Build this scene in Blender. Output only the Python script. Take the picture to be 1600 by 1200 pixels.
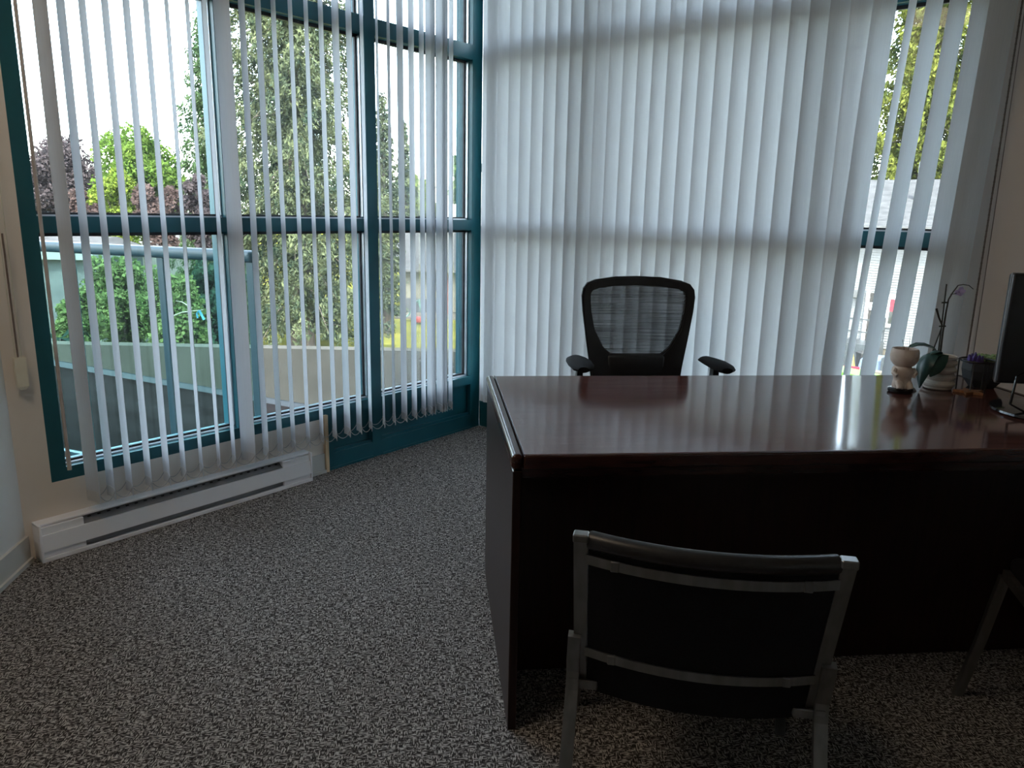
import bpy, bmesh, math, random
import numpy as np
from mathutils import Vector, Matrix

for o in list(bpy.data.objects):
    bpy.data.objects.remove(o, do_unlink=True)
scene = bpy.context.scene
COL = scene.collection
rng = np.random.default_rng(7)
random.seed(7)

# ------------------------------------------------------------------ camera
FPX = 1174.8
CPOS = np.array([-3.4197, -3.0440, 1.3127])
PITCH, ROLL, YAW = math.radians(12.8215), math.radians(1.1562), math.radians(39.1275)
CF = np.array([math.cos(YAW)*math.cos(PITCH), math.sin(YAW)*math.cos(PITCH), -math.sin(PITCH)])
_r = np.array([math.sin(YAW), -math.cos(YAW), 0.0]); _u = np.cross(_r, CF)
CR = _r*math.cos(ROLL)+_u*math.sin(ROLL); CU = np.cross(CR, CF)
cam = bpy.data.cameras.new('camera'); camo = bpy.data.objects.new('camera', cam); COL.objects.link(camo)
cam.sensor_width = 36.0; cam.sensor_fit = 'HORIZONTAL'; cam.lens = FPX/1600*36.0
cam.clip_start = 0.02; cam.clip_end = 600
camo.matrix_world = Matrix(((CR[0], CU[0], -CF[0], CPOS[0]), (CR[1], CU[1], -CF[1], CPOS[1]),
                            (CR[2], CU[2], -CF[2], CPOS[2]), (0, 0, 0, 1)))
scene.camera = camo

# ------------------------------------------------------------------ sky, sun, exposure
scene.view_settings.view_transform = 'Standard'
scene.view_settings.look = 'None'
scene.view_settings.gamma = 1.0
scene.view_settings.use_curve_mapping = False
scene.view_settings.exposure = 0.65
SKY_STRENGTH = 1.7
SUN_STRENGTH = 6.5
SUN_TRAVEL = Vector((0.55, 0.62, -0.95)).normalized()
world = bpy.data.worlds.new('sky_world'); scene.world = world; world.use_nodes = True
wn = world.node_tree
bgn = wn.nodes['Background']
sky = wn.nodes.new('ShaderNodeTexSky'); sky.sky_type = 'NISHITA'; sky.sun_disc = False
sky.sun_elevation = math.asin(-SUN_TRAVEL.z)
sky.sun_rotation = math.atan2(-SUN_TRAVEL.x, -SUN_TRAVEL.y)
sky.air_density = 1.0; sky.dust_density = 2.0; sky.ozone_density = 1.0
hs = wn.nodes.new('ShaderNodeHueSaturation'); hs.inputs['Saturation'].default_value = 0.55      # hazy, whitish sky
wn.links.new(sky.outputs['Color'], hs.inputs['Color']); wn.links.new(hs.outputs['Color'], bgn.inputs['Color']); bgn.inputs['Strength'].default_value = SKY_STRENGTH
sl = bpy.data.lights.new('sun', 'SUN'); sl.energy = SUN_STRENGTH; sl.angle = math.radians(0.6); sl.color = (1.0, 0.95, 0.86)
so = bpy.data.objects.new('sun', sl); COL.objects.link(so)
so.rotation_euler = SUN_TRAVEL.to_track_quat('-Z', 'Y').to_euler(); so.location = (-10, -10, 20)

def ray(u, v):
    return CF + CR*(u-800)/FPX - CU*(v-600)/FPX
def at(u, v, dep):                       # point seen at a pixel, at a distance along the view axis
    return CPOS + ray(u, v)*dep
def on_z(u, v, z):
    d = ray(u, v); return CPOS + d*((z-CPOS[2])/d[2])

# ------------------------------------------------------------------ materials
def mat(name, col=(0.5, 0.5, 0.5), rough=0.5, metal=0.0, spec=0.5, coat=0.0, coat_rough=0.1):
    m = bpy.data.materials.new(name); m.use_nodes = True
    b = m.node_tree.nodes['Principled BSDF']
    b.inputs['Base Color'].default_value = (*col, 1)
    b.inputs['Roughness'].default_value = rough
    b.inputs['Metallic'].default_value = metal
    b.inputs['Specular IOR Level'].default_value = spec
    b.inputs['Coat Weight'].default_value = coat
    b.inputs['Coat Roughness'].default_value = coat_rough
    return m
def nd(m, t, **kw):
    n = m.node_tree.nodes.new(t)
    for k, v in kw.items(): setattr(n, k, v)
    return n
def lk(m, a, b): m.node_tree.links.new(a, b)
def bsdf(m): return m.node_tree.nodes['Principled BSDF']
def noise_on(m, c1, c2, scale=8, detail=4, stretch=(1, 1, 1), rot=(0, 0, 0), bump=0.0, lo=0.35, hi=0.65, bscale=None):
    tc = nd(m, 'ShaderNodeTexCoord'); mp = nd(m, 'ShaderNodeMapping')
    mp.inputs['Scale'].default_value = stretch; mp.inputs['Rotation'].default_value = rot
    lk(m, tc.outputs['Object'], mp.inputs['Vector'])
    n = nd(m, 'ShaderNodeTexNoise'); n.inputs['Scale'].default_value = scale; n.inputs['Detail'].default_value = detail
    lk(m, mp.outputs['Vector'], n.inputs['Vector'])
    r = nd(m, 'ShaderNodeValToRGB'); r.color_ramp.elements[0].position = lo; r.color_ramp.elements[1].position = hi
    r.color_ramp.elements[0].color = (*c1, 1); r.color_ramp.elements[1].color = (*c2, 1)
    lk(m, n.outputs['Fac'], r.inputs['Fac']); lk(m, r.outputs['Color'], bsdf(m).inputs['Base Color'])
    if bump:
        bp = nd(m, 'ShaderNodeBump'); bp.inputs['Strength'].default_value = bump; bp.inputs['Distance'].default_value = 0.002
        if bscale:
            n2 = nd(m, 'ShaderNodeTexNoise'); n2.inputs['Scale'].default_value = bscale; lk(m, tc.outputs['Object'], n2.inputs['Vector'])
            lk(m, n2.outputs['Fac'], bp.inputs['Height'])
        else: lk(m, n.outputs['Fac'], bp.inputs['Height'])
        lk(m, bp.outputs['Normal'], bsdf(m).inputs['Normal'])
    return m

M = {}
M['teal'] = noise_on(mat('teal_paint', rough=0.38), (0.008, 0.088, 0.112), (0.011, 0.105, 0.128), 6, 3)
M['teal_out'] = noise_on(mat('teal_railing_paint', rough=0.4), (0.010, 0.044, 0.054), (0.013, 0.052, 0.062), 5, 3)
M['gasket'] = noise_on(mat('black_gasket', rough=0.6), (0.012, 0.012, 0.016), (0.03, 0.03, 0.036), 20, 2)
M['alu'] = noise_on(mat('pale_aluminium_bead', rough=0.35, metal=0.5), (0.62, 0.64, 0.68), (0.7, 0.72, 0.76), 14, 2)
M['beige'] = noise_on(mat('beige_wall_paint', rough=0.75), (0.76, 0.68, 0.60), (0.80, 0.72, 0.64), 3, 4, bump=0.06, bscale=160)
M['wall'] = noise_on(mat('off_white_wall_paint', rough=0.75), (0.78, 0.77, 0.75), (0.82, 0.81, 0.79), 3, 4, bump=0.06, bscale=160)
M['rosewall'] = noise_on(mat('warm_grey_wall_paint', rough=0.75), (0.70, 0.62, 0.57), (0.74, 0.66, 0.61), 3, 4, bump=0.06, bscale=160)
M['ceil'] = noise_on(mat('white_ceiling_paint', rough=0.85), (0.84, 0.84, 0.83), (0.87, 0.87, 0.86), 4, 3)
M['base'] = noise_on(mat('pale_vinyl_baseboard', rough=0.5), (0.55, 0.53, 0.49), (0.6, 0.58, 0.54), 5, 3)
M['rawwood'] = noise_on(mat('raw_pine', rough=0.7), (0.62, 0.42, 0.24), (0.74, 0.54, 0.34), 10, 4, (12, 12, 1))
M['heater'] = noise_on(mat('white_heater_enamel', rough=0.38), (0.86, 0.85, 0.87), (0.89, 0.88, 0.90), 4, 3)
M['heater_in'] = noise_on(mat('grey_heater_grille', rough=0.5, metal=0.3), (0.22, 0.22, 0.23), (0.28, 0.28, 0.29), 12, 3)
M['heater_hole'] = noise_on(mat('dark_heater_slot', rough=0.7), (0.02, 0.02, 0.02), (0.04, 0.04, 0.04), 12, 2)
M['cord'] = noise_on(mat('cream_cord', rough=0.6), (0.62, 0.57, 0.46), (0.68, 0.63, 0.52), 30, 2)
M['cordbrown'] = noise_on(mat('brown_bead_chain', rough=0.5), (0.13, 0.09, 0.07), (0.2, 0.15, 0.12), 30, 2)
M['chaingrey'] = noise_on(mat('grey_plastic_chain', rough=0.5), (0.40, 0.38, 0.36), (0.48, 0.46, 0.44), 30, 2)
M['ivory'] = noise_on(mat('ivory_plastic', rough=0.45), (0.72, 0.66, 0.52), (0.76, 0.70, 0.56), 10, 2)
M['wand'] = noise_on(mat('brownish_wand_plastic', rough=0.3), (0.42, 0.37, 0.35), (0.50, 0.45, 0.42), 10, 2)
M['black'] = noise_on(mat('black_chair_plastic', rough=0.42), (0.008, 0.008, 0.010), (0.014, 0.014, 0.017), 12, 2)
M['blackfab'] = noise_on(mat('black_upholstery', rough=0.85, spec=0.25), (0.003, 0.003, 0.0045), (0.007, 0.007, 0.009), 220, 2, bump=0.25)
M['blackvinyl'] = noise_on(mat('black_vinyl_upholstery', rough=0.35), (0.008, 0.007, 0.008), (0.014, 0.012, 0.013), 60, 2, bump=0.05)
M['steel'] = noise_on(mat('brushed_grey_steel', rough=0.33, metal=0.9), (0.20, 0.195, 0.19), (0.26, 0.255, 0.25), 40, 2, (1, 1, 0.05))
M['chrome'] = noise_on(mat('chrome', rough=0.15, metal=1.0), (0.6, 0.6, 0.62), (0.68, 0.68, 0.7), 20, 2)
M['screen_black'] = noise_on(mat('black_monitor_plastic', rough=0.4), (0.006, 0.006, 0.007), (0.010, 0.010, 0.012), 30, 2, bump=0.05)
M['gloss_black'] = noise_on(mat('gloss_black_plastic', rough=0.08), (0.005, 0.005, 0.006), (0.008, 0.008, 0.009), 10, 2)
M['silver_edge'] = noise_on(mat('grey_plastic_edge', rough=0.35, metal=0.4), (0.22, 0.22, 0.23), (0.28, 0.28, 0.29), 10, 2)
M['terracotta_white'] = noise_on(mat('whitewashed_clay', rough=0.75), (0.50, 0.40, 0.34), (0.66, 0.56, 0.49), 14, 5, bump=0.3)
M['whitepot'] = noise_on(mat('cream_glazed_pot', rough=0.4), (0.60, 0.54, 0.47), (0.66, 0.60, 0.53), 6, 3)
M['darkpot'] = noise_on(mat('charcoal_stone_pot', rough=0.7), (0.018, 0.018, 0.02), (0.035, 0.035, 0.038), 18, 4, bump=0.2)
M['soil'] = noise_on(mat('potting_bark', rough=0.95), (0.03, 0.018, 0.01), (0.09, 0.05, 0.03), 60, 4, bump=0.6)
M['orchid_leaf'] = noise_on(mat('orchid_leaf_green', rough=0.32), (0.012, 0.045, 0.035), (0.022, 0.07, 0.055), 8, 3, (1, 1, 1))
M['stem'] = noise_on(mat('dark_orchid_stem', rough=0.5), (0.018, 0.016, 0.012), (0.035, 0.03, 0.02), 30, 2)
M['petal'] = noise_on(mat('lilac_petal', rough=0.5), (0.50, 0.38, 0.66), (0.62, 0.52, 0.76), 30, 2)
M['violet'] = noise_on(mat('violet_crystal', rough=0.35), (0.05, 0.03, 0.16), (0.10, 0.06, 0.26), 50, 2)
M['succ'] = noise_on(mat('pale_succulent_green', rough=0.5), (0.14, 0.24, 0.09), (0.27, 0.38, 0.16), 20, 2)
M['orangewood'] = noise_on(mat('orange_brown_wood', rough=0.55), (0.22, 0.085, 0.03), (0.32, 0.14, 0.055), 20, 3, (8, 1, 1))
M['blackwire'] = noise_on(mat('black_wire', rough=0.4, metal=0.4), (0.006, 0.006, 0.006), (0.012, 0.012, 0.012), 20, 2)
M['concrete'] = noise_on(mat('pale_stucco', rough=0.9, spec=0.0), (0.095, 0.086, 0.068), (0.125, 0.113, 0.09), 2.5, 6, bump=0.4, bscale=40)
M['deck'] = noise_on(mat('brown_deck_membrane', rough=0.8, spec=0.0), (0.016, 0.0125, 0.011), (0.026, 0.021, 0.019), 2.0, 5, bump=0.3, bscale=30)
M['bluecurb'] = noise_on(mat('blue_grey_flashing', rough=0.5), (0.016, 0.024, 0.030), (0.021, 0.031, 0.037), 4, 3)
M['grass'] = noise_on(mat('sunny_dry_grass', rough=0.95, spec=0.0), (0.085, 0.09, 0.018), (0.15, 0.14, 0.03), 1.2, 8, bump=0.5, bscale=8)
M['pave'] = noise_on(mat('pale_tan_asphalt', rough=0.9, spec=0.0), (0.10, 0.09, 0.072), (0.13, 0.117, 0.095), 0.8, 6)
M['road'] = noise_on(mat('pale_road', rough=0.9, spec=0.0), (0.075, 0.07, 0.067), (0.10, 0.095, 0.092), 0.5, 6)
M['bark'] = noise_on(mat('grey_brown_bark', rough=0.95), (0.035, 0.027, 0.02), (0.09, 0.07, 0.055), 6, 5, (3, 3, 0.6), bump=0.6)
M['shingle'] = noise_on(mat('grey_asphalt_shingle', rough=0.95, spec=0.0), (0.048, 0.049, 0.050), (0.075, 0.075, 0.076), 4, 6, (0.6, 0.6, 5), bump=0.5)
M['whitesiding'] = noise_on(mat('white_vinyl_siding', rough=0.6), (0.115, 0.117, 0.116), (0.13, 0.132, 0.13), 2, 3)
M['fascia'] = noise_on(mat('cream_fascia', rough=0.6), (0.19, 0.175, 0.14), (0.22, 0.20, 0.165), 3, 3)
M['soffit'] = noise_on(mat('grey_gutter', rough=0.5), (0.06, 0.06, 0.06), (0.085, 0.085, 0.085), 3, 3)
M['housebeige'] = noise_on(mat('beige_house_siding', rough=0.8), (0.11, 0.105, 0.08), (0.14, 0.133, 0.10), 3, 4)
M['housegrey'] = noise_on(mat('grey_house_skirt', rough=0.8), (0.035, 0.037, 0.04), (0.055, 0.057, 0.06), 3, 4)
M['reddoor'] = noise_on(mat('red_door_trim', rough=0.5), (0.14, 0.026, 0.024), (0.18, 0.04, 0.036), 4, 3)
M['browndoor'] = noise_on(mat('dark_taupe_door', rough=0.5), (0.02, 0.017, 0.015), (0.03, 0.026, 0.023), 4, 3)
M['redposter'] = noise_on(mat('red_curtain', rough=0.5), (0.16, 0.014, 0.024), (0.22, 0.03, 0.045), 2, 2)
M['greywindow'] = noise_on(mat('dark_window_glass', rough=0.1), (0.02, 0.022, 0.022), (0.06, 0.063, 0.06), 3, 3)
M['railgrey'] = noise_on(mat('grey_metal_railing', rough=0.5, metal=0.3), (0.04, 0.046, 0.05), (0.055, 0.062, 0.066), 5, 2)
M['paleblue'] = noise_on(mat('pale_blue_tarp', rough=0.6), (0.08, 0.11, 0.16), (0.10, 0.135, 0.19), 4, 3)
M['limegreen'] = noise_on(mat('lime_green_plastic', rough=0.45), (0.06, 0.18, 0.015), (0.075, 0.21, 0.02), 4, 2)
M['pinkred'] = noise_on(mat('pink_red_plastic', rough=0.45), (0.17, 0.015, 0.035), (0.2, 0.022, 0.045), 4, 2)
M['yellow'] = noise_on(mat('yellow_plastic', rough=0.45), (0.2, 0.14, 0.012), (0.23, 0.165, 0.016), 4, 2)
M['toyred'] = noise_on(mat('red_toy_plastic', rough=0.45), (0.18, 0.02, 0.013), (0.21, 0.026, 0.018), 4, 2)
M['toygreen'] = noise_on(mat('aqua_green_plastic', rough=0.45), (0.05, 0.12, 0.1), (0.065, 0.14, 0.12), 4, 2)
M['whitepaint'] = noise_on(mat('white_car_paint', rough=0.25), (0.70, 0.71, 0.72), (0.75, 0.76, 0.77), 4, 2)
M['tyre'] = noise_on(mat('black_rubber', rough=0.8), (0.012, 0.012, 0.012), (0.025, 0.025, 0.025), 10, 2)
M['blueribbon'] = noise_on(mat('bright_blue_ribbon', rough=0.5), (0.01, 0.12, 0.19), (0.02, 0.15, 0.21), 10, 2)

# carpet: woven loop pile, light and dark dashes in two directions
def carpet():
    m = mat('grey_woven_carpet', rough=0.95, spec=0.03)
    tc = nd(m, 'ShaderNodeTexCoord')
    outs = []
    for sc in ((75, 290, 1), (290, 75, 1)):
        mp = nd(m, 'ShaderNodeMapping'); mp.inputs['Scale'].default_value = sc; mp.inputs['Rotation'].default_value = (0, 0, math.radians(45))
        mp.vector_type = 'TEXTURE' if False else 'POINT'
        # rotate first, then stretch
        mp0 = nd(m, 'ShaderNodeMapping'); mp0.inputs['Rotation'].default_value = (0, 0, math.radians(45))
        mp.inputs['Rotation'].default_value = (0, 0, 0)
        lk(m, tc.outputs['Object'], mp0.inputs['Vector']); lk(m, mp0.outputs['Vector'], mp.inputs['Vector'])
        n = nd(m, 'ShaderNodeTexNoise'); n.inputs['Scale'].default_value = 1.0; n.inputs['Detail'].default_value = 1.5
        lk(m, mp.outputs['Vector'], n.inputs['Vector']); outs.append(n.outputs['Fac'])
    k = nd(m, 'ShaderNodeTexNoise'); k.inputs['Scale'].default_value = 48; k.inputs['Detail'].default_value = 2
    lk(m, tc.outputs['Object'], k.inputs['Vector'])
    st = nd(m, 'ShaderNodeMath', operation='GREATER_THAN'); st.inputs[1].default_value = 0.5; lk(m, k.outputs['Fac'], st.inputs[0])
    mx = nd(m, 'ShaderNodeMix'); mx.data_type = 'FLOAT'
    lk(m, st.outputs[0], mx.inputs['Factor']); lk(m, outs[0], mx.inputs[2]); lk(m, outs[1], mx.inputs[3])
    mpb = nd(m, 'ShaderNodeMapping'); mpb.inputs['Scale'].default_value = (38, 90, 1); lk(m, mp0.outputs['Vector'], mpb.inputs['Vector'])
    nb_ = nd(m, 'ShaderNodeTexNoise'); nb_.inputs['Scale'].default_value = 1.0; nb_.inputs['Detail'].default_value = 2; lk(m, mpb.outputs['Vector'], nb_.inputs['Vector'])
    ad = nd(m, 'ShaderNodeMath', operation='MULTIPLY_ADD'); ad.inputs[1].default_value = 0.26; lk(m, nb_.outputs['Fac'], ad.inputs[0])
    sb = nd(m, 'ShaderNodeMath', operation='SUBTRACT'); sb.inputs[1].default_value = 0.135; lk(m, mx.outputs[0], sb.inputs[0]); lk(m, sb.outputs[0], ad.inputs[2])
    r = nd(m, 'ShaderNodeValToRGB'); e = r.color_ramp.elements
    e[0].position = 0.42; e[0].color = (0.030, 0.027, 0.026, 1)
    e[1].position = 0.60; e[1].color = (0.43, 0.40, 0.375, 1)
    e2 = e.new(0.50); e2.color = (0.105, 0.096, 0.09, 1)
    lk(m, ad.outputs[0], r.inputs['Fac']); lk(m, r.outputs['Color'], bsdf(m).inputs['Base Color'])
    bp = nd(m, 'ShaderNodeBump'); bp.inputs['Strength'].default_value = 0.6; bp.inputs['Distance'].default_value = 0.003
    lk(m, mx.outputs[0], bp.inputs['Height']); lk(m, bp.outputs['Normal'], bsdf(m).inputs['Normal'])
    return m
M['carpet'] = carpet()

# mahogany with a lacquer coat
def mahogany(name, c1, c2, axis=(1, 14, 14), rough=0.11, spec=0.5):
    m = mat(name, rough=rough, spec=spec)
    noise_on(m, c1, c2, 5, 6, axis, lo=0.3, hi=0.75)
    return m
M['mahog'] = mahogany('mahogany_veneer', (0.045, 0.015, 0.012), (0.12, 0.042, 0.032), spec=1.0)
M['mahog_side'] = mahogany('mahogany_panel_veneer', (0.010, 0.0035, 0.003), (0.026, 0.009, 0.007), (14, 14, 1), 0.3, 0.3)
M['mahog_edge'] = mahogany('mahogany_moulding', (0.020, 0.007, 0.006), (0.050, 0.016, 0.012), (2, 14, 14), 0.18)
M['groove'] = noise_on(mat('dark_groove', rough=0.5), (0.006, 0.003, 0.003), (0.012, 0.006, 0.005), 20, 2)

# translucent fabric slats
def slat_mat(name, col, trans):
    m = bpy.data.materials.new(name); m.use_nodes = True; t = m.node_tree
    t.nodes.remove(t.nodes['Principled BSDF']); out = t.nodes['Material Output']
    tc = nd(m, 'ShaderNodeTexCoord'); mp = nd(m, 'ShaderNodeMapping'); mp.inputs['Scale'].default_value = (500, 500, 9)
    lk(m, tc.outputs['Object'], mp.inputs['Vector'])
    n = nd(m, 'ShaderNodeTexNoise'); n.inputs['Scale'].default_value = 1; n.inputs['Detail'].default_value = 2
    lk(m, mp.outputs['Vector'], n.inputs['Vector'])
    r = nd(m, 'ShaderNodeValToRGB'); r.color_ramp.elements[0].position = 0.3; r.color_ramp.elements[1].position = 0.7
    r.color_ramp.elements[0].color = (col[0]*0.94, col[1]*0.94, col[2]*0.94, 1); r.color_ramp.elements[1].color = (*col, 1)
    lk(m, n.outputs['Fac'], r.inputs['Fac'])
    d = nd(m, 'ShaderNodeBsdfDiffuse'); tr = nd(m, 'ShaderNodeBsdfTranslucent'); mx = nd(m, 'ShaderNodeMixShader')
    lk(m, r.outputs['Color'], d.inputs['Color']); lk(m, r.outputs['Color'], tr.inputs['Color'])
    mx.inputs[0].default_value = trans
    lk(m, d.outputs[0], mx.inputs[1]); lk(m, tr.outputs[0], mx.inputs[2]); lk(m, mx.outputs[0], out.inputs['Surface'])
    return m
M['slat'] = slat_mat('white_blind_fabric', (0.70, 0.71, 0.73), 0.29)
M['slat_b'] = slat_mat('white_closed_blind_fabric', (0.77, 0.78, 0.79), 0.48)
M['weight'] = slat_mat('white_weight_pocket', (0.70, 0.69, 0.68), 0.25)

def glass_mat(name, tint, refl=1.0, haze=0.0):
    m = bpy.data.materials.new(name); m.use_nodes = True; t = m.node_tree
    t.nodes.remove(t.nodes['Principled BSDF']); out = t.nodes['Material Output']
    tr = nd(m, 'ShaderNodeBsdfTransparent'); tr.inputs['Color'].default_value = (*tint, 1)
    gl = nd(m, 'ShaderNodeBsdfGlossy'); gl.inputs['Roughness'].default_value = 0.01
    fr = nd(m, 'ShaderNodeFresnel'); fr.inputs['IOR'].default_value = 1.45
    mu = nd(m, 'ShaderNodeMath', operation='MULTIPLY'); mu.inputs[1].default_value = refl; lk(m, fr.outputs[0], mu.inputs[0])
    mx = nd(m, 'ShaderNodeMixShader'); lk(m, mu.outputs[0], mx.inputs[0]); lk(m, tr.outputs[0], mx.inputs[1]); lk(m, gl.outputs[0], mx.inputs[2])
    last = mx
    if haze:
        df = nd(m, 'ShaderNodeBsdfTranslucent'); df.inputs['Color'].default_value = (0.8, 0.88, 0.9, 1)
        nz = nd(m, 'ShaderNodeTexNoise'); nz.inputs['Scale'].default_value = 3; nz.inputs['Detail'].default_value = 5
        tc = nd(m, 'ShaderNodeTexCoord'); lk(m, tc.outputs['Object'], nz.inputs['Vector'])
        m2 = nd(m, 'ShaderNodeMath', operation='MULTIPLY'); m2.inputs[1].default_value = haze*2; lk(m, nz.outputs['Fac'], m2.inputs[0])
        mh = nd(m, 'ShaderNodeMixShader'); lk(m, m2.outputs[0], mh.inputs[0])
        lk(m, mx.outputs[0], mh.inputs[1]); lk(m, df.outputs[0], mh.inputs[2]); last = mh
    lk(m, last.outputs[0], out.inputs['Surface'])
    return m
M['glass'] = glass_mat('window_glass', (0.93, 0.97, 0.96), 0.6, 0.003)
M['railglass'] = glass_mat('teal_tinted_railing_glass', (0.70, 0.87, 0.86), 0.08)
M['darkglass'] = glass_mat('smoky_glass', (0.25, 0.25, 0.27), 1.0)

def mesh_fabric():
    m = bpy.data.materials.new('black_mesh_fabric'); m.use_nodes = True; t = m.node_tree
    b = t.nodes['Principled BSDF']; b.inputs['Base Color'].default_value = (0.012, 0.013, 0.016, 1); b.inputs['Roughness'].default_value = 0.6
    out = t.nodes['Material Output']
    tc = nd(m, 'ShaderNodeTexCoord'); sp = nd(m, 'ShaderNodeSeparateXYZ'); lk(m, tc.outputs['Object'], sp.inputs[0])
    nz = nd(m, 'ShaderNodeTexNoise'); mp = nd(m, 'ShaderNodeMapping'); mp.inputs['Scale'].default_value = (3, 3, 300); lk(m, tc.outputs['Object'], mp.inputs['Vector'])
    nz.inputs['Scale'].default_value = 1; nz.inputs['Detail'].default_value = 1; lk(m, mp.outputs['Vector'], nz.inputs['Vector'])
    r = nd(m, 'ShaderNodeMapRange'); r.inputs[1].default_value = 0.3; r.inputs[2].default_value = 0.7; r.inputs[3].default_value = 0.80; r.inputs[4].default_value = 0.93
    lk(m, nz.outputs['Fac'], r.inputs[0])
    tr = nd(m, 'ShaderNodeBsdfTransparent'); mx = nd(m, 'ShaderNodeMixShader')
    lk(m, r.outputs[0], mx.inputs[0]); lk(m, tr.outputs[0], mx.inputs[1]); lk(m, b.outputs[0], mx.inputs[2]); lk(m, mx.outputs[0], out.inputs['Surface'])
    return m
M['mesh'] = mesh_fabric()

LEAFK = 0.55
def leaf_mat(name, c1, c2, scale=1.2, trans=0.35):
    m = bpy.data.materials.new(name); m.use_nodes = True; t = m.node_tree
    t.nodes.remove(t.nodes['Principled BSDF']); out = t.nodes['Material Output']
    tc = nd(m, 'ShaderNodeTexCoord'); n = nd(m, 'ShaderNodeTexNoise'); n.inputs['Scale'].default_value = scale; n.inputs['Detail'].default_value = 5
    n.inputs['Roughness'].default_value = 0.7
    lk(m, tc.outputs['Object'], n.inputs['Vector'])
    r = nd(m, 'ShaderNodeValToRGB'); r.color_ramp.elements[0].position = 0.36; r.color_ramp.elements[1].position = 0.64
    c1 = [x*LEAFK for x in c1]; c2 = [x*LEAFK for x in c2]
    r.color_ramp.elements[0].color = (*c1, 1); r.color_ramp.elements[1].color = (*c2, 1)
    lk(m, n.outputs['Fac'], r.inputs['Fac'])
    d = nd(m, 'ShaderNodeBsdfDiffuse'); tr = nd(m, 'ShaderNodeBsdfTranslucent'); mx = nd(m, 'ShaderNodeMixShader'); mx.inputs[0].default_value = trans
    lk(m, r.outputs['Color'], d.inputs['Color']); lk(m, r.outputs['Color'], tr.inputs['Color'])
    lk(m, d.outputs[0], mx.inputs[1]); lk(m, tr.outputs[0], mx.inputs[2]); lk(m, mx.outputs[0], out.inputs['Surface'])
    return m
M['leaf_fir'] = leaf_mat('fir_foliage', (0.030, 0.055, 0.038), (0.20, 0.225, 0.115), 1.1, 0.2)
M['leaf_feather'] = leaf_mat('feathery_conifer_foliage', (0.06, 0.12, 0.055), (0.15, 0.22, 0.10), 0.9)
M['leaf_green'] = leaf_mat('bright_green_leaves', (0.09, 0.18, 0.035), (0.20, 0.31, 0.06), 1.2)
M['leaf_lime'] = leaf_mat('yellow_green_leaves', (0.13, 0.21, 0.03), (0.27, 0.34, 0.06), 1.2)
M['leaf_plum'] = leaf_mat('plum_purple_leaves', (0.060, 0.048, 0.052), (0.14, 0.115, 0.12), 1.2)
M['leaf_rust'] = leaf_mat('rusty_purple_leaves', (0.085, 0.055, 0.05), (0.17, 0.12, 0.11), 1.2)
M['leaf_shrub'] = leaf_mat('shrub_leaves', (0.09, 0.155, 0.05), (0.25, 0.31, 0.12), 2.0)
M['leaf_dark'] = leaf_mat('dark_shrub_leaves', (0.025, 0.06, 0.045), (0.07, 0.13, 0.085), 2.0)
M['leaf_gold'] = leaf_mat('golden_conifer_foliage', (0.05, 0.08, 0.025), (0.28, 0.30, 0.06), 0.8)

# ------------------------------------------------------------------ helpers
def finish(me, smooth=False, angle=40):
    if smooth:
        me.polygons.foreach_set('use_smooth', [True]*len(me.polygons))
        try: me.set_sharp_from_angle(angle=math.radians(angle))
        except Exception: pass
def obj(name, bm, m, parent=None, smooth=False, recalc=True):
    if isinstance(bm, bmesh.types.BMesh):
        if recalc: bmesh.ops.recalc_face_normals(bm, faces=bm.faces)
        me = bpy.data.meshes.new(name); bm.to_mesh(me); bm.free()
        finish(me, smooth)
    else: me = bm
    if m is not None and not me.materials: me.materials.append(M[m] if isinstance(m, str) else m)
    o = bpy.data.objects.new(name, me); COL.objects.link(o)
    if parent is not None: o.parent = parent
    return o
def tag(o, label=None, cat=None, group=None, kind=None):
    if label: o['label'] = label
    if cat: o['category'] = cat
    if group: o['group'] = group
    if kind: o['kind'] = kind
    return o
def thing(name, loc=(0, 0, 0), rz=0.0, label=None, cat=None, group=None, kind=None):
    o = bpy.data.objects.new(name, None); COL.objects.link(o); o.empty_display_size = 0.1
    o.location = loc; o.rotation_euler = (0, 0, rz)
    return tag(o, label, cat, group, kind)
def share(name, src, parent, loc=(0, 0, 0), rot=(0, 0, 0)):      # alike piece, shared mesh data
    o = src.copy(); o.name = name; COL.objects.link(o); o.parent = parent; o.location = loc; o.rotation_euler = rot
    return o
def copy_tree(o, parent=None):
    c = o.copy(); COL.objects.link(c); c.parent = parent
    for ch in o.children: copy_tree(ch, c)
    return c
def B(): return bmesh.new()
def box(bm, lo, hi, bev=0.0, seg=1):
    lo = Vector(lo); hi = Vector(hi)
    c = (lo+hi)/2; s = hi-lo
    r = bmesh.ops.create_cube(bm, size=1.0, matrix=Matrix.Translation(c) @ Matrix.Diagonal((abs(s.x), abs(s.y), abs(s.z), 1)))
    if bev:
        es = {e for v in r['verts'] for e in v.link_edges}
        bmesh.ops.bevel(bm, geom=list(es), offset=bev, segments=seg, profile=0.5, affect='EDGES')
    return bm
def obox(name, lo, hi, m, parent=None, bev=0.0, seg=1): return obj(name, box(B(), lo, hi, bev, seg), m, parent, smooth=seg > 1)
def frames(path):
    P = [Vector(p) for p in path]; n = len(P); T = []
    for i in range(n):
        t = (P[min(i+1, n-1)]-P[max(i-1, 0)]).normalized(); T.append(t)
    up = Vector((0, 0, 1)) if abs(T[0].z) < 0.9 else Vector((0, 1, 0))
    N = [(up - T[0]*up.dot(T[0])).normalized()]
    for i in range(1, n):
        v = N[-1]-T[i]*N[-1].dot(T[i]); N.append(v.normalized())
    return P, T, N
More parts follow.
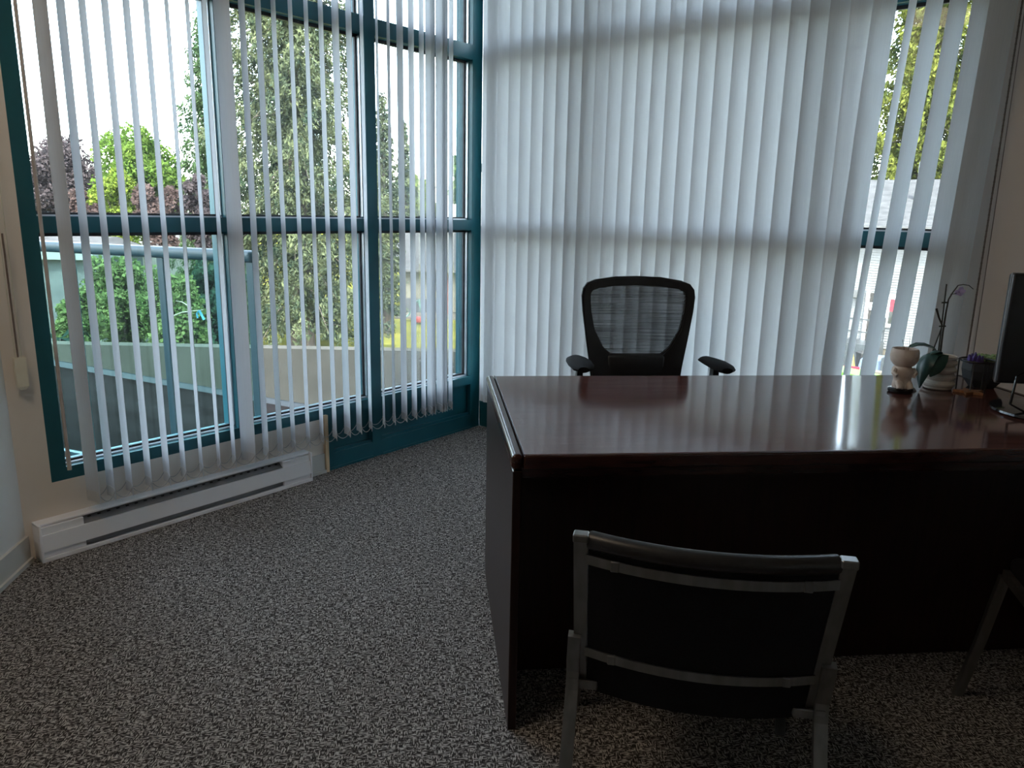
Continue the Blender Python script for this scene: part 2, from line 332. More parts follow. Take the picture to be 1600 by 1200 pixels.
def tube(bm, path, r, seg=8, cap=True, rx=None):
    P, T, N = frames(path); rings = []
    for i, (p, t, n) in enumerate(zip(P, T, N)):
        b = t.cross(n); ri = r[i] if isinstance(r, (list, tuple)) else r
        r2 = rx if rx is not None else ri
        rings.append([bm.verts.new(p+n*(math.cos(a)*ri)+b*(math.sin(a)*r2)) for a in [2*math.pi*k/seg for k in range(seg)]])
    for a, b2 in zip(rings, rings[1:]):
        for k in range(seg): bm.faces.new((a[k], a[(k+1) % seg], b2[(k+1) % seg], b2[k]))
    if cap:
        bm.faces.new(rings[0][::-1]); bm.faces.new(rings[-1])
    return bm
def rtube(bm, path, hx, hy, side=Vector((1, 0, 0))):             # rectangular bar along a path; hx along side
    P, T, N = frames(path); rings = []
    for p, t in zip(P, T):
        s = (side-t*side.dot(t)).normalized(); q = t.cross(s)
        rings.append([bm.verts.new(p+s*a*hx+q*b*hy) for a, b in ((1, 1), (-1, 1), (-1, -1), (1, -1))])
    for a, b2 in zip(rings, rings[1:]):
        for k in range(4): bm.faces.new((a[k], a[(k+1) % 4], b2[(k+1) % 4], b2[k]))
    bm.faces.new(rings[0][::-1]); bm.faces.new(rings[-1])
    return bm
def lathe(bm, prof, seg=24, c=(0, 0, 0), f=None):
    rings = []
    for r, z in prof:
        ring = []
        for k in range(seg):
            a = 2*math.pi*k/seg; rr = r if f is None else r*f(a, z)
            ring.append(bm.verts.new((c[0]+rr*math.cos(a), c[1]+rr*math.sin(a), c[2]+z)))
        rings.append(ring)
    for a, b in zip(rings, rings[1:]):
        for k in range(seg): bm.faces.new((a[k], a[(k+1) % seg], b[(k+1) % seg], b[k]))
    bm.faces.new(rings[0][::-1]); bm.faces.new(rings[-1])
    return bm
def prism(bm, pts, z0, z1):
    a = [bm.verts.new((p[0], p[1], z0)) for p in pts]; b = [bm.verts.new((p[0], p[1], z1)) for p in pts]
    n = len(pts)
    for i in range(n): bm.faces.new((a[i], a[(i+1) % n], b[(i+1) % n], b[i]))
    bm.faces.new(a[::-1]); bm.faces.new(b); return bm
def hexa(bm, p):                                                # 8 points: bottom 4, top 4
    v = [bm.verts.new(Vector(q)) for q in p]
    for f in ((3, 2, 1, 0), (4, 5, 6, 7), (0, 1, 5, 4), (1, 2, 6, 5), (2, 3, 7, 6), (3, 0, 4, 7)): bm.faces.new([v[i] for i in f])
    return bm
def quads_mesh(name, V, m):                                     # V: (n,4,3)
    n = len(V); me = bpy.data.meshes.new(name)
    me.vertices.add(n*4); me.vertices.foreach_set('co', V.reshape(-1).astype(np.float32))
    me.loops.add(n*4); me.loops.foreach_set('vertex_index', np.arange(n*4, dtype=np.int32))
    me.polygons.add(n); me.polygons.foreach_set('loop_start', np.arange(0, n*4, 4, dtype=np.int32))
    try: me.polygons.foreach_set('loop_total', np.full(n, 4, dtype=np.int32))
    except Exception: pass
    me.update(calc_edges=True); me.materials.append(M[m]); return me

# ================================================================== ROOM SHELL
CEIL = 2.90
ROOM = [(0.0, 0.0), (-2.54, 0.0), (-5.92, -3.69), (-5.92, -5.6), (0.0, -5.6)]
fl = obj('floor', prism(B(), [(0.12, 0.12), (-2.60, 0.12), (-6.1, -3.65), (-6.1, -5.75), (0.12, -5.75)], -0.2, 0.0), 'carpet'); tag(fl, 'grey woven loop carpet covering the office floor', kind='structure')
ce = obj('ceiling', prism(B(), [(0.16, 0.16), (-2.60, 0.16), (-6.1, -3.65), (-6.1, -5.75), (0.16, -5.75)], CEIL, CEIL+0.25), 'ceil'); tag(ce, 'white office ceiling', kind='structure')

# wall of the left windows (plane y = 0): beige plaster left of and below the glass
b = B(); box(b, (-2.54, 0, 0), (-2.43, 0.14, CEIL)); box(b, (-2.43, 0, 0), (-1.186, 0.14, 0.281))
tag(obj('wall_window', b, 'beige'), 'beige plastered wall around and below the left windows', kind='structure')
# slanted left wall
d = Vector((-5.92+2.54, -3.69, 0)).normalized(); nrm = Vector((-d.y, d.x, 0))
if nrm.dot(Vector((1, -1, 0))) > 0: nrm = -nrm
p0 = Vector((-2.54, 0, 0)); p1 = Vector((-5.92, -3.69, 0))
b = B(); prism(b, [p0, p1, p1+nrm*0.14, p0+nrm*0.14], 0, CEIL)
tag(obj('wall_left', b, 'wall'), 'off white slanted wall at the left edge', kind='structure')
q0 = p0-nrm*0.012-d*0.0; q1 = p1-nrm*0.012
b = B(); prism(b, [p0, p1, q1, q0], 0, 0.10); prism(b, [p0-nrm*0.012, q1, q1-nrm*0.01, p0-nrm*0.022+d*0.0], 0, 0.016)
tag(obj('baseboard_left', b, 'base'), 'pale vinyl baseboard of the left wall', kind='structure')
b = B(); box(b, (-1.31, -0.010, 0), (-1.187, 0, 0.10)); box(b, (-1.31, -0.020, 0), (-1.187, -0.010, 0.015))
tag(obj('baseboard_window', b, 'base'), 'short pale baseboard between heater and teal panel', kind='structure')
# right part of the right-hand wall (plane x = 0)
b = B(); box(b, (0, -5.6, 0), (0.14, -2.515, CEIL))
tag(obj('wall_right', b, 'rosewall'), 'warm grey wall right of the closed blinds', kind='structure')
b = B(); box(b, (-5.92, -5.74, 0), (0.14, -5.6, CEIL)); tag(obj('wall_back', b, 'wall'), 'off white wall behind the camera', kind='structure')
b = B(); box(b, (-6.06, -5.6, 0), (-5.92, -3.69, CEIL)); tag(obj('wall_side', b, 'wall'), 'off white side wall behind the camera', kind='structure')
# unseen upper storeys, added above the office to shade the terrace
b = B(); prism(b, [(0.16, 0.16), (-9.0, 0.16), (-9.0, -12.0), (0.16, -12.0)], CEIL+0.26, CEIL+6.5)
tag(obj('wall_shade_storey', b, 'concrete'), 'unseen pale stucco storey added above the office to shade the terrace', kind='structure')
b = B(); box(b, (-9.0, 0.0, -0.6), (-2.6, 0.14, CEIL+0.26)); tag(obj('wall_outer', b, 'concrete'), 'pale stucco outer wall left of the windows', kind='structure')

# ------------------------------------------------------------------ windows
ZB, Z1, Z2, Z3, Z4, ZT = 0.330, 1.209, 1.268, 2.144, 2.222, 2.84
FD = 0.125          # frame depth
def P_A(s, dd, z): return (s, dd, z)
def P_B(s, dd, z): return (dd, s, z)
def wbox(mp, s0, s1, d0, d1, z0, z1, bm=None):
    a = mp(s0, d0, z0); c = mp(s1, d1, z1)
    return box(bm or B(), [min(x, y) for x, y in zip(a, c)], [max(x, y) for x, y in zip(a, c)])
def window(idx, mp, s0, s1, left_w, right_w, rail_lo, label):
    """one bay: opening s0..s1, stile of width left_w / right_w outside the opening (0 = shared with the neighbour)"""
    w = thing('window_%d' % idx, mp((s0+s1)/2, 0, 0), 0, label, kind='structure')
    L = Vector(w.location)
    def add(name, bm, m):
        bmesh.ops.translate(bm, verts=bm.verts, vec=-L); return obj(name, bm, m, w)
    if left_w: add('stile', wbox(mp, s0-left_w, s0, 0, FD, rail_lo, CEIL), 'teal')
    if right_w: add('stile', wbox(mp, s1, s1+right_w, 0, FD, rail_lo, CEIL), 'teal')
    add('sill_rail', wbox(mp, s0, s1, 0, FD, 0.281, ZB), 'teal')
    add('transom', wbox(mp, s0, s1, 0, FD, Z1, Z2), 'teal')
    add('transom', wbox(mp, s0, s1, 0, FD, Z3, Z4), 'teal')
    add('head_rail', wbox(mp, s0, s1, 0, FD, ZT, CEIL), 'teal')
    for z0, z1 in ((ZB, Z1), (Z2, Z3), (Z4, ZT)):
        add('pane', wbox(mp, s0+0.004, s1-0.004, 0.062, 0.068, z0+0.004, z1-0.004), 'glass')
        g = B(); t = 0.014
        for (a0, a1, c0, c1) in ((s0, s1, z0, z0+t), (s0, s1, z1-t, z1), (s0, s0+t, z0+t, z1-t), (s1-t, s1, z0+t, z1-t)):
            wbox(mp, a0, a1, 0.050, 0.062, c0, c1, g)
        add('gasket', g, 'gasket')
        g = B(); t = 0.010
        for (a0, a1, c0, c1) in ((s0, s1, z0, z0+t*0.6), (s0, s0+t, z0+t, z1-t), (s1-t*0.6, s1, z0+t, z1-t)):
            wbox(mp, a0, a1, 0.030, 0.050, c0, c1, g)
        add('glazing_bead', g, 'alu')
    return w
window(1, P_A, -2.375, -1.645, 0.055, 0.06, 0.281, 'left bay of the teal window above the heater')
window(2, P_A, -1.585, -0.864, 0, 0.067, 0.0, 'middle bay of the teal window')
window(3, P_A, -0.797, -0.084, 0, 0.084, 0.0, 'narrow looking right bay of the teal window beside the corner post')
# corner post return, and the bays behind the closed blinds
window(4, P_B, -0.76, -0.086, 0.07, 0.085, 0.0, 'teal window bay behind the closed blinds beside the corner')
window(5, P_B, -1.93, -0.83, 0.07, 0, 0.0, 'wide teal window bay behind the closed blinds')
window(6, P_B, -2.455, -2.00, 0.06, 0, 0.0, 'teal window bay seen through the parted slats')
# panels under the teal glazing
def spandrel(n, mp, s0, s1, left, right, label):
    w = thing('trim_%d' % n, mp((s0+s1)/2, 0, 0), 0, label, kind='structure'); L = Vector(w.location)
    def add(name, bm, m='teal'):
        bmesh.ops.translate(bm, verts=bm.verts, vec=-L); return obj(name, bm, m, w)
    if left: add('stile', wbox(mp, s0, s0+left, 0, FD, 0, 0.281))
    if right: add('stile', wbox(mp, s1-right, s1, 0, FD, 0, 0.281))
    a, c = s0+left, s1-right
    add('bottom_rail', wbox(mp, a, c, 0, FD, 0, 0.085))
    add('panel_bead', wbox(mp, a+0.001, c-0.001, 0.012, 0.06, 0.085, 0.100))
    add('panel', wbox(mp, a, c, 0.030, 0.08, 0.085, 0.281))
    add('base_bead', wbox(mp, s0, s1, -0.006, 0.0, 0.0, 0.012))
spandrel(1, P_A, -1.166, -0.864, 0.045, 0, 'teal panel under the middle window bay')
spandrel(2, P_A, -0.797, -0.084, 0, 0, 'teal panel under the right window bay')
spandrel(3, P_B, -2.455, -0.086, 0, 0, 'teal panel under the windows with closed blinds')
tag(obox('trim_4', (-1.186, -0.018, 0), (-1.166, 0.03, 0.30), 'rawwood'), 'raw pine strip beside the teal panel', kind='structure')

# ================================================================== BLINDS
def slat_mesh(name, w, h, m, nseg=6, bow=0.006, th=0.0008):
    b = B(); front = []; 
    zs = [0, h]
    rows = []
    for z in zs:
        f = []; k = []
        for i in range(nseg+1):
            t = -1+2*i/nseg; x = t*w/2; y = bow*(1-t*t)
            f.append(b.verts.new((x, y-th/2, z))); k.append(b.verts.new((x, y+th/2, z)))
        rows.append((f, k))
    (f0, k0), (f1, k1) = rows
    for i in range(nseg):
        b.faces.new((f0[i], f0[i+1], f1[i+1], f1[i]))
        b.faces.new((k0[i+1], k0[i], k1[i], k1[i+1]))
        b.faces.new((f0[i+1], f0[i], k0[i], k0[i+1])); b.faces.new((f1[i], f1[i+1], k1[i+1], k1[i]))
    b.faces.new((f0[0], f1[0], k1[0], k0[0])); b.faces.new((f0[-1], k0[-1], k1[-1], f1[-1]))
    bmesh.ops.recalc_face_normals(b, faces=b.faces)
    me = bpy.data.meshes.new(name); b.to_mesh(me); b.free(); finish(me, True); me.materials.append(M[m]); return me
SW, ZS, ZSH = 0.089, 0.195, 2.78
slat_me = slat_mesh('slat', SW, ZSH-ZS, 'slat'); slatb_me = slat_mesh('slat', 0.100, ZSH-ZS, 'slat_b')
slat_open_me = slat_mesh('slat', SW, ZSH-ZS, 'slat_b')
weight_me = slat_mesh('bottom_weight', SW*0.97, 0.042, 'weight', th=0.0032)
def chain(parent, pa, pb, sag=0.030):
    b = B(); n = 9; path = []
    for i in range(n):
        t = i/(n-1); p = Vector(pa).lerp(Vector(pb), t); p.z -= sag*4*t*(1-t); path.append(p)
    tube(b, path, 0.0016, 5); return obj('bottom_chain', b, 'chaingrey', parent)
def blind(name, items, mp_pivot, label, mesh, head):
    """items: (s along the wall, direction angle of the near edge, tilt)"""
    root = thing(name, mp_pivot(items[0][0]), 0, label, 'blind'); L = Vector(root.location)
    obj('head_rail', head, 'heater', root)
    ends = []
    for s, ang, tilt in items:
        p = Vector(mp_pivot(s))-L
        o = obj('slat', mesh if tilt is None else slat_open_me, None, root); o.location = (p.x, p.y, ZS); o.rotation_euler = (0, 0, math.radians(ang))
        if tilt:
            # hang slightly askew about the head rail
            ax, tl = tilt
            R = Matrix.Translation((0, 0, 1.72-ZS)) @ Matrix.Rotation(math.radians(tl), 4, Vector(ax)) @ Matrix.Translation((0, 0, -(1.72-ZS)))
            o.matrix_local = Matrix.Translation((p.x, p.y, ZS)) @ R @ Matrix.Rotation(math.radians(ang), 4, 'Z')
        wt = obj('bottom_weight', weight_me, None, o); wt.location = (0, 0, 0.0)
        dv = Vector((math.cos(math.radians(ang)), math.sin(math.radians(ang)), 0))*SW*0.46
        base = Vector((p.x, p.y, ZS+0.035)) if not tilt else Vector((p.x, p.y+(1.72-ZS)*math.sin(math.radians(tilt[1])), ZS+0.037))
        ends.append((base+dv, base-dv))
    for (a, a2), (c, c2) in zip(ends, ends[1:]):
        if (a-c).length < 0.12:
            chain(root, a, c); chain(root, a2, c2)
    return root
def hb(lo, hi): return box(B(), lo, hi, 0.004)
A_items = [(-2.322, -81), (-2.257, -94), (-2.187, -98), (-2.110, -99), (-2.035, -100), (-1.963, -104), (-1.885, -109), (-1.804, -110),
           (-1.732, -110), (-1.660, -78), (-1.571, -106), (-1.496, -108), (-1.423, -112), (-1.340, -114), (-1.260, -115), (-1.182, -114),
           (-1.103, -108), (-1.027, -112), (-0.953, -120), (-0.862, -125), (-0.789, -123), (-0.714, -112), (-0.639, -115), (-0.568, -118),
           (-0.520, -115), (-0.495, -114), (-0.442, -112), (-0.420, -113), (-0.398, -118), (-0.353, -121)]
A_items = [(s, a, None) for s, a in A_items]
bl = blind('vertical_blind', A_items, lambda s: (s, -0.09, 0), 'open white vertical blind in front of the left teal windows', slat_me,
           hb((-0.045, -0.025, ZSH), (2.02, 0.025, ZSH+0.045)))
for ch in bl.children:
    pass
B_items = [(-0.138, 100, None)]
for k in range(25):
    ye = -0.093-0.08*k                                           # where each near edge is seen in the hanging plane
    B_items.append((ye-0.0453-0.042*(ye+3.04)/3.33, 115, None))
B_items += [(-2.135, 125, ((1, 0, 0), 1.6)), (-2.224, 177, ((1, 0, 0), 3.0)), (-2.301, 154, ((1, 0, 0), 2.8)), (-2.382, 150, ((1, 0, 0), 2.6)), (-2.469, 131, ((1, 0, 0), 2.0)), (-2.532, 108, ((1, 0, 0), 1.6))]
blind('vertical_blind', B_items, lambda s: (-0.09, s, 0), 'nearly closed white vertical blind behind the office chair', slatb_me,
      hb((-0.025, -2.40, ZSH), (0.025, 0.06, ZSH+0.045)))
# tilt wand by the left stile
b = B(); tube(b, [(0, 0, 0.355), (0.0, 0, ZSH)], 0.0065, 8); tube(b, [(0, 0, 0.345), (0, 0, 0.42)], 0.0080, 8)
w = obj('tilt_wand', b, 'wand', None, True); w.location = (-2.395, -0.09, 0); tag(w, 'thin brown tilt wand hanging beside the left window stile', 'wand')
# cord loop with weight, left
t = thing('blind_cord', (-2.495, -0.03, 0.66), 0, 'looped cream cord with ivory weight hanging in the left corner', 'cord')
for dx in (-0.012, 0.008):
    b = B(); tube(b, [(dx, 0, 0.115), (dx*1.0, 0, 2.1)], 0.0021, 6); obj('cord', b, 'cord', t)
b = B(); tube(b, [(-0.003, 0, 0.118), (-0.003, 0, 0.55)], 0.0032, 6); obj('bead_chain', b, 'cordbrown', t)
b = B(); hexa(b, [(-0.018, -0.011, 0.012), (0.018, -0.011, 0.012), (0.018, 0.011, 0.012), (-0.018, 0.011, 0.012), (-0.018, -0.011, 0.118), (0.018, -0.011, 0.118), (0.018, 0.011, 0.118), (-0.018, 0.011, 0.118)])
hexa(b, [(-0.007, -0.007, 0), (0.007, -0.007, 0), (0.007, 0.007, 0), (-0.007, 0.007, 0), (-0.018, -0.011, 0.012), (0.018, -0.011, 0.012), (0.018, 0.011, 0.012), (-0.018, 0.011, 0.012)])
obj('cord_weight', b, 'ivory', t)
# cord loop, right
t = thing('blind_cord', (-0.03, -2.59, 0.62), 0, 'dark bead chain hanging on the wall right of the closed blinds', 'cord')
b = B(); tube(b, [(0, 0, 0.0), (0, 0, 2.14)], 0.0030, 6); obj('bead_chain', b, 'cordbrown', t)
b = B(); tube(b, [(0, -0.022, 0.0), (0, -0.006, 2.14)], 0.0014, 6); obj('cord', b, 'cordbrown', t)
bead = obj('bead', lathe(B(), [(0.001, -0.0035), (0.0035, -0.002), (0.0040, 0), (0.0035, 0.002), (0.001, 0.0035)], 8), 'cordbrown', t, True)
bead.location = (0, 0, 0.30)
for k in range(1, 90): share('bead', bead, t, (0, 0, 0.30+k*0.020))
b = B(); tube(b, [(0, 0, 0), (0, -0.011, -0.012), (0, -0.022, 0)], 0.002, 6); obj('chain_loop', b, 'cordbrown', t)

# ================================================================== BASEBOARD HEATER
HX0, HX1 = -2.515, -1.305
t = thing('baseboard_heater', ((HX0+HX1)/2, 0, 0), 0, 'white electric baseboard heater under the left window', 'heater')
t.scale = (1, 1, 0.80)
hl = (HX1-HX0)/2
obj('back_plate', box(box(B(), (-hl, -0.006, 0.012), (hl, 0, 0.185), 0.002), (-hl, -0.052, 0.172), (hl, -0.004, 0.185), 0.003), 'heater', t)
obj('bottom_lip', box(box(B(), (-hl, -0.066, 0.0), (hl, -0.006, 0.014), 0.002), (-hl, -0.068, 0.0), (hl, -0.062, 0.022), 0.002), 'heater', t)
obj('front_cover', hexa(B(), [(-hl+0.005, -0.068, 0.052), (hl-0.005, -0.068, 0.052), (hl-0.005, -0.060, 0.052), (-hl+0.005, -0.060, 0.052),
                               (-hl+0.005, -0.064, 0.132), (hl-0.005, -0.064, 0.132), (hl-0.005, -0.056, 0.132), (-hl+0.005, -0.056, 0.132)]), 'heater', t)
for s in (-1, 1):
    xe = s*hl
    obj('end_cap', box(B(), (min(xe, xe-s*0.010), -0.069, 0.0), (max(xe, xe-s*0.010), -0.002, 0.186), 0.004, 2), 'heater', t, True)
    xa, xb = sorted((xe-s*0.010, xe-s*0.16))
    obj('junction_cover', box(B(), (xa, -0.058, 0.128), (xb, -0.010, 0.170), 0.002), 'heater', t)
    obj('junction_cover', box(B(), (xa, -0.061, 0.020), (xb, -0.010, 0.054), 0.002), 'heater', t)
g = obj('grille', hexa(B(), [(-hl+0.16, -0.056, 0.134), (hl-0.16, -0.056, 0.134), (hl-0.16, -0.008, 0.150), (-hl+0.16, -0.008, 0.150),
                             (-hl+0.16, -0.050, 0.137), (hl-0.16, -0.050, 0.137), (hl-0.16, -0.008, 0.171), (-hl+0.16, -0.008, 0.171)]), 'heater_in', t)
hole = None
for k in range(24):
    x = -hl+0.19+k*0.0365
    if hole is None: hole = obox('vent_hole', (-0.006, -0.003, -0.003), (0.006, 0.003, 0.003), 'heater_hole', g); hole.location = (x, -0.031, 0.152); hole.rotation_euler = (0.68, 0, 0)
    else: share('vent_hole', hole, g, (x, -0.031, 0.152), (0.68, 0, 0))
obj('heating_element', tube(B(), [(-hl+0.16, -0.03, 0.09), (hl-0.16, -0.03, 0.09)], 0.012, 8), 'heater_in', t, True)
obj('inner_shadow_plate', box(B(), (-hl+0.16, -0.05, 0.020), (hl-0.16, -0.045, 0.046)), 'heater_in', t)

# ================================================================== DESK
DANG = math.radians(-44.8); DFL = Vector((-2.094, -1.9686, 0))
E1 = Vector((math.cos(DANG), math.sin(DANG), 0)); E2 = Vector((-E1.y, E1.x, 0))
def desk_pt(x, y, z=0.75): return DFL+E1*x+E2*y+Vector((0, 0, z))
DW, DD, DH = 1.80, 0.895, 0.75
t = thing('executive_desk', DFL, DANG, 'dark glossy mahogany executive desk standing diagonally across the corner', 'desk')
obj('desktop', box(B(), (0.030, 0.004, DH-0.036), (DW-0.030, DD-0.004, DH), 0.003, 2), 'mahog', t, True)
def bull(path, r=0.020):
    return tube(B(), path, r, 12)
# moulded rim: rounded strips on the two ends, thin rounded front edge
for x0, x1 in ((0.0, 0.0295), (DW-0.0295, DW)):
    obj('edge_moulding', box(B(), (x0, -0.002, DH-0.040), (x1, DD+0.002, DH+0.0015), 0.012, 4), 'mahog_edge', t, True)
obj('front_edge', box(B(), (0.0295, -0.006, DH-0.036), (DW-0.0295, 0.0045, DH+0.0), 0.005, 3), 'mahog_edge', t, True)
obj('inlay_groove', box(B(), (0.0285, 0.004, DH-0.002), (0.0312, DD-0.004, DH+0.0006)), 'groove', t)
for x0 in (0.004, DW-0.026):
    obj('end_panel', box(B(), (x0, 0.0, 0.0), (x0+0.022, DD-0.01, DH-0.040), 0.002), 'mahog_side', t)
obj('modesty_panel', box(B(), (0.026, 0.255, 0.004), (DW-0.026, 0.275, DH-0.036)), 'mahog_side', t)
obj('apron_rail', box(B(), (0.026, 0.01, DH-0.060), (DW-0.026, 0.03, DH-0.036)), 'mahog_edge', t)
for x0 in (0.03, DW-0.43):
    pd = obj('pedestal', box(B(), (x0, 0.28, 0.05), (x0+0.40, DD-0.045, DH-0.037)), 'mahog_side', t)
    for z0, z1 in ((0.06, 0.36), (0.37, 0.53), (0.54, 0.70)):
        dr = obj('drawer', box(B(), (x0+0.006, DD-0.044, z0), (x0+0.394, DD-0.024, z1), 0.002), 'mahog_side', t)
        obj('handle', tube(B(), [(x0+0.14, DD-0.026, (z0+z1)/2), (x0+0.15, DD-0.004, (z0+z1)/2), (x0+0.25, DD-0.004, (z0+z1)/2), (x0+0.26, DD-0.026, (z0+z1)/2)], 0.005, 8), 'chrome', dr, True)

for ch in t.children:
    if ch.name.startswith(('desktop', 'edge_moulding', 'front_edge')):
        wmod = ch.modifiers.new('weighted_normals', 'WEIGHTED_NORMAL'); wmod.keep_sharp = False; wmod.weight = 100

# ================================================================== OFFICE CHAIR
bc = at(996, 520, 3.32)
tocam = Vector((CPOS[0]-bc[0], CPOS[1]-bc[1], 0)).normalized()
fang = math.atan2(tocam.y, tocam.x)+math.radians(13)           # facing direction of the sitter
FW = Vector((math.cos(fang), math.sin(fang), 0))
oc = Vector((bc[0], bc[1], 0))+FW*0.24                          # under the seat centre
t = thing('office_chair', oc, fang-math.pi/2, 'black mesh back swivel office chair behind the desk', 'chair')
# local: +y forward (sitter), +x sitter's left ... back at y = -0.24
def back_y(z): return -0.235-0.10*(z-0.62)
# outline of the back frame, (x, z); top wide with rounded corners, narrow bottom
def half(pts): return pts
OUT = [(0.0, 1.052), (0.10, 1.049), (0.19, 1.036), (0.228, 1.022), (0.247, 0.998), (0.252, 0.965), (0.246, 0.90), (0.228, 0.78), (0.208, 0.66), (0.196, 0.56), (0.17, 0.53), (0.0, 0.525)]
INN = [(0.0, 1.012), (0.10, 1.009), (0.175, 0.999), (0.203, 0.988), (0.211, 0.972), (0.211, 0.95), (0.207, 0.90), (0.190, 0.82), (0.150, 0.745), (0.110, 0.708), (0.06, 0.702), (0.0, 0.704)]
def ring(pts): return pts + [(-x, z) for x, z in pts[-2:0:-1]]
RO, RI = ring(OUT), ring(INN)
b = B(); th = 0.032
def yy(x, z): return back_y(z)+0.35*x*x
vo = [[b.verts.new((x, yy(x, z)+o, z)) for x, z in RO] for o in (0, -th)]
vi = [[b.verts.new((x, yy(x, z)+o, z)) for x, z in RI] for o in (0, -th)]
n = len(RO)
for i in range(n):
    j = (i+1) % n
    b.faces.new((vo[0][i], vo[0][j], vi[0][j], vi[0][i])); b.faces.new((vo[1][j], vo[1][i], vi[1][i], vi[1][j]))
    b.faces.new((vo[0][j], vo[0][i], vo[1][i], vo[1][j])); b.faces.new((vi[0][i], vi[0][j], vi[1][j], vi[1][i]))
bmesh.ops.recalc_face_normals(b, faces=b.faces)
bmesh.ops.bevel(b, geom=[e for e in b.edges if len(e.link_faces) == 2 and e.calc_face_angle() > 0.9], offset=0.007, segments=2, affect='EDGES')
bf = obj('back_frame', b, 'black', t, True)
b = B(); vs = [b.verts.new((x*1.02, yy(x, z)-0.012, z+(0.004 if z > 0.9 else -0.004))) for x, z in RI]
c = b.verts.new((0, yy(0, 0.88)-0.012, 0.88))
for i in range(n): b.faces.new((vs[i], vs[(i+1) % n], c))
obj('mesh_back', b, 'mesh', t)
b = B(); box(b, (-0.135, back_y(0.62)-0.045, 0.53), (0.135, back_y(0.62)+0.004, 0.712), 0.02, 3); obj('lumbar_support', b, 'black', t, True)
b = B(); tube(b, [(0, back_y(0.62)-0.04, 0.66), (0, back_y(0.5)-0.05, 0.50), (0, -0.16, 0.415), (0, -0.02, 0.40)], 0.028, 10); obj('spine_bracket', b, 'black', t, True)
b = B(); box(b, (-0.25, -0.22, 0.435), (0.25, 0.26, 0.505), 0.03, 4); obj('seat', b, 'blackfab', t, True)
b = B(); box(b, (-0.20, -0.18, 0.405), (0.20, 0.20, 0.437), 0.01, 2); obj('seat_pan', b, 'black', t, True)
for s in (-1, 1):
    a = s*0.285
    b = B()
    pts = []
    # tapered oval arm pad
    prof = [(-0.125, 0.028), (-0.10, 0.044), (-0.02, 0.054), (0.07, 0.053), (0.12, 0.042), (0.14, 0.022)]
    rings = []
    for y, hw in prof:
        rings.append([b.verts.new((a+hw*math.cos(q)+s*0.02*(y+0.1), y-0.02, 0.712+0.012*math.sin(q)+(0.004 if abs(y) < 0.1 else 0.0))) for q in [2*math.pi*k/12 for k in range(12)]])
    for r0, r1 in zip(rings, rings[1:]):
        for k in range(12): b.faces.new((r0[k], r0[(k+1) % 12], r1[(k+1) % 12], r1[k]))
    b.faces.new(rings[0]); b.faces.new(rings[-1][::-1])
    arm = obj('arm_pad', b, 'blackfab', t, True)
    obj('arm_post', rtube(B(), [(a, -0.02, 0.702), (a, -0.03, 0.58), (a-s*0.005, -0.03, 0.45), (a-s*0.08, -0.02, 0.418), (a-s*0.16, -0.02, 0.416)], 0.012, 0.024, Vector((1, 0, 0.2))), 'black', t)
obj('gas_column', lathe(B(), [(0.025, 0.10), (0.025, 0.25), (0.016, 0.255), (0.016, 0.41)], 16), 'chrome', t, True)
for k in range(5):
    a = 2*math.pi*k/5+0.3; cx, cy = math.cos(a), math.sin(a)
    lg = obj('base_leg', rtube(B(), [(0.02*cx, 0.02*cy, 0.115), (0.15*cx, 0.15*cy, 0.10), (0.30*cx, 0.30*cy, 0.075)], 0.022, 0.012, Vector((-cy, cx, 0))), 'black', t)
    obj('caster', tube(B(), [(0.30*cx-0.022*cy, 0.30*cy+0.022*cx, 0.029), (0.30*cx+0.022*cy, 0.30*cy-0.022*cx, 0.029)], 0.029, 14), 'black', lg, True)

# ================================================================== GUEST CHAIRS
GL, GR = on_z(908, 838, 0.765), on_z(1327, 879, 0.765)
gx = Vector(GR-GL); GW = gx.length; gx.normalize(); gy = Vector((-gx.y, gx.x, 0))
gc = (Vector(GL)+Vector(GR))/2; gang = math.atan2(gx.y, gx.x)
HW = GW/2
t = thing('guest_chair', (gc.x, gc.y, 0), gang, 'black upholstered guest chair with grey steel frame directly in front of the desk', 'chair', 'guest chairs facing the desk')
def bow(x): return -0.045*(1-(x/HW)**2)                          # back bows towards the visitor's back side
YS, ZSEAT = 0.125, 0.415
for s in (-1, 1):
    x = s*HW
    post = obj('back_post', rtube(B(), [(x, 0.0, 0.765), (x, 0.045, 0.64), (x, 0.088, 0.52), (x*1.0, YS, ZSEAT), (x*1.01, YS+0.01, ZSEAT-0.03)], 0.0125, 0.008), 'steel', t)
    obj('post_cap', box(B(), (x-0.0135, -0.012, 0.757), (x+0.0135, 0.012, 0.772), 0.002), 'steel', post)
    obj('rear_leg', rtube(B(), [(x+s*0.010, 0.075, 0.53), (x+s*0.014, 0.103, 0.46), (x+s*0.014, 0.112, 0.43), (x+s*0.014, 0.105, 0.39), (x+s*0.016, -0.01, 0.12), (x+s*0.020, -0.06, 0.0)], 0.0125, 0.008), 'steel', t)
    obj('front_leg', rtube(B(), [(x+s*0.015, 0.52, 0.41), (x+s*0.030, 0.56, 0.20), (x+s*0.05, 0.60, 0.0)], 0.0125, 0.008), 'steel', t)
    obj('seat_rail', rtube(B(), [(x+s*0.012, 0.10, 0.405), (x+s*0.012, 0.525, 0.415)], 0.008, 0.0125), 'steel', t)
    obj('bracket', box(B(), (min(x-s*0.035, x+s*0.006), YS-0.015, ZSEAT-0.025), (max(x-s*0.035, x+s*0.006), YS+0.01, ZSEAT-0.006), 0.002), 'steel', t)
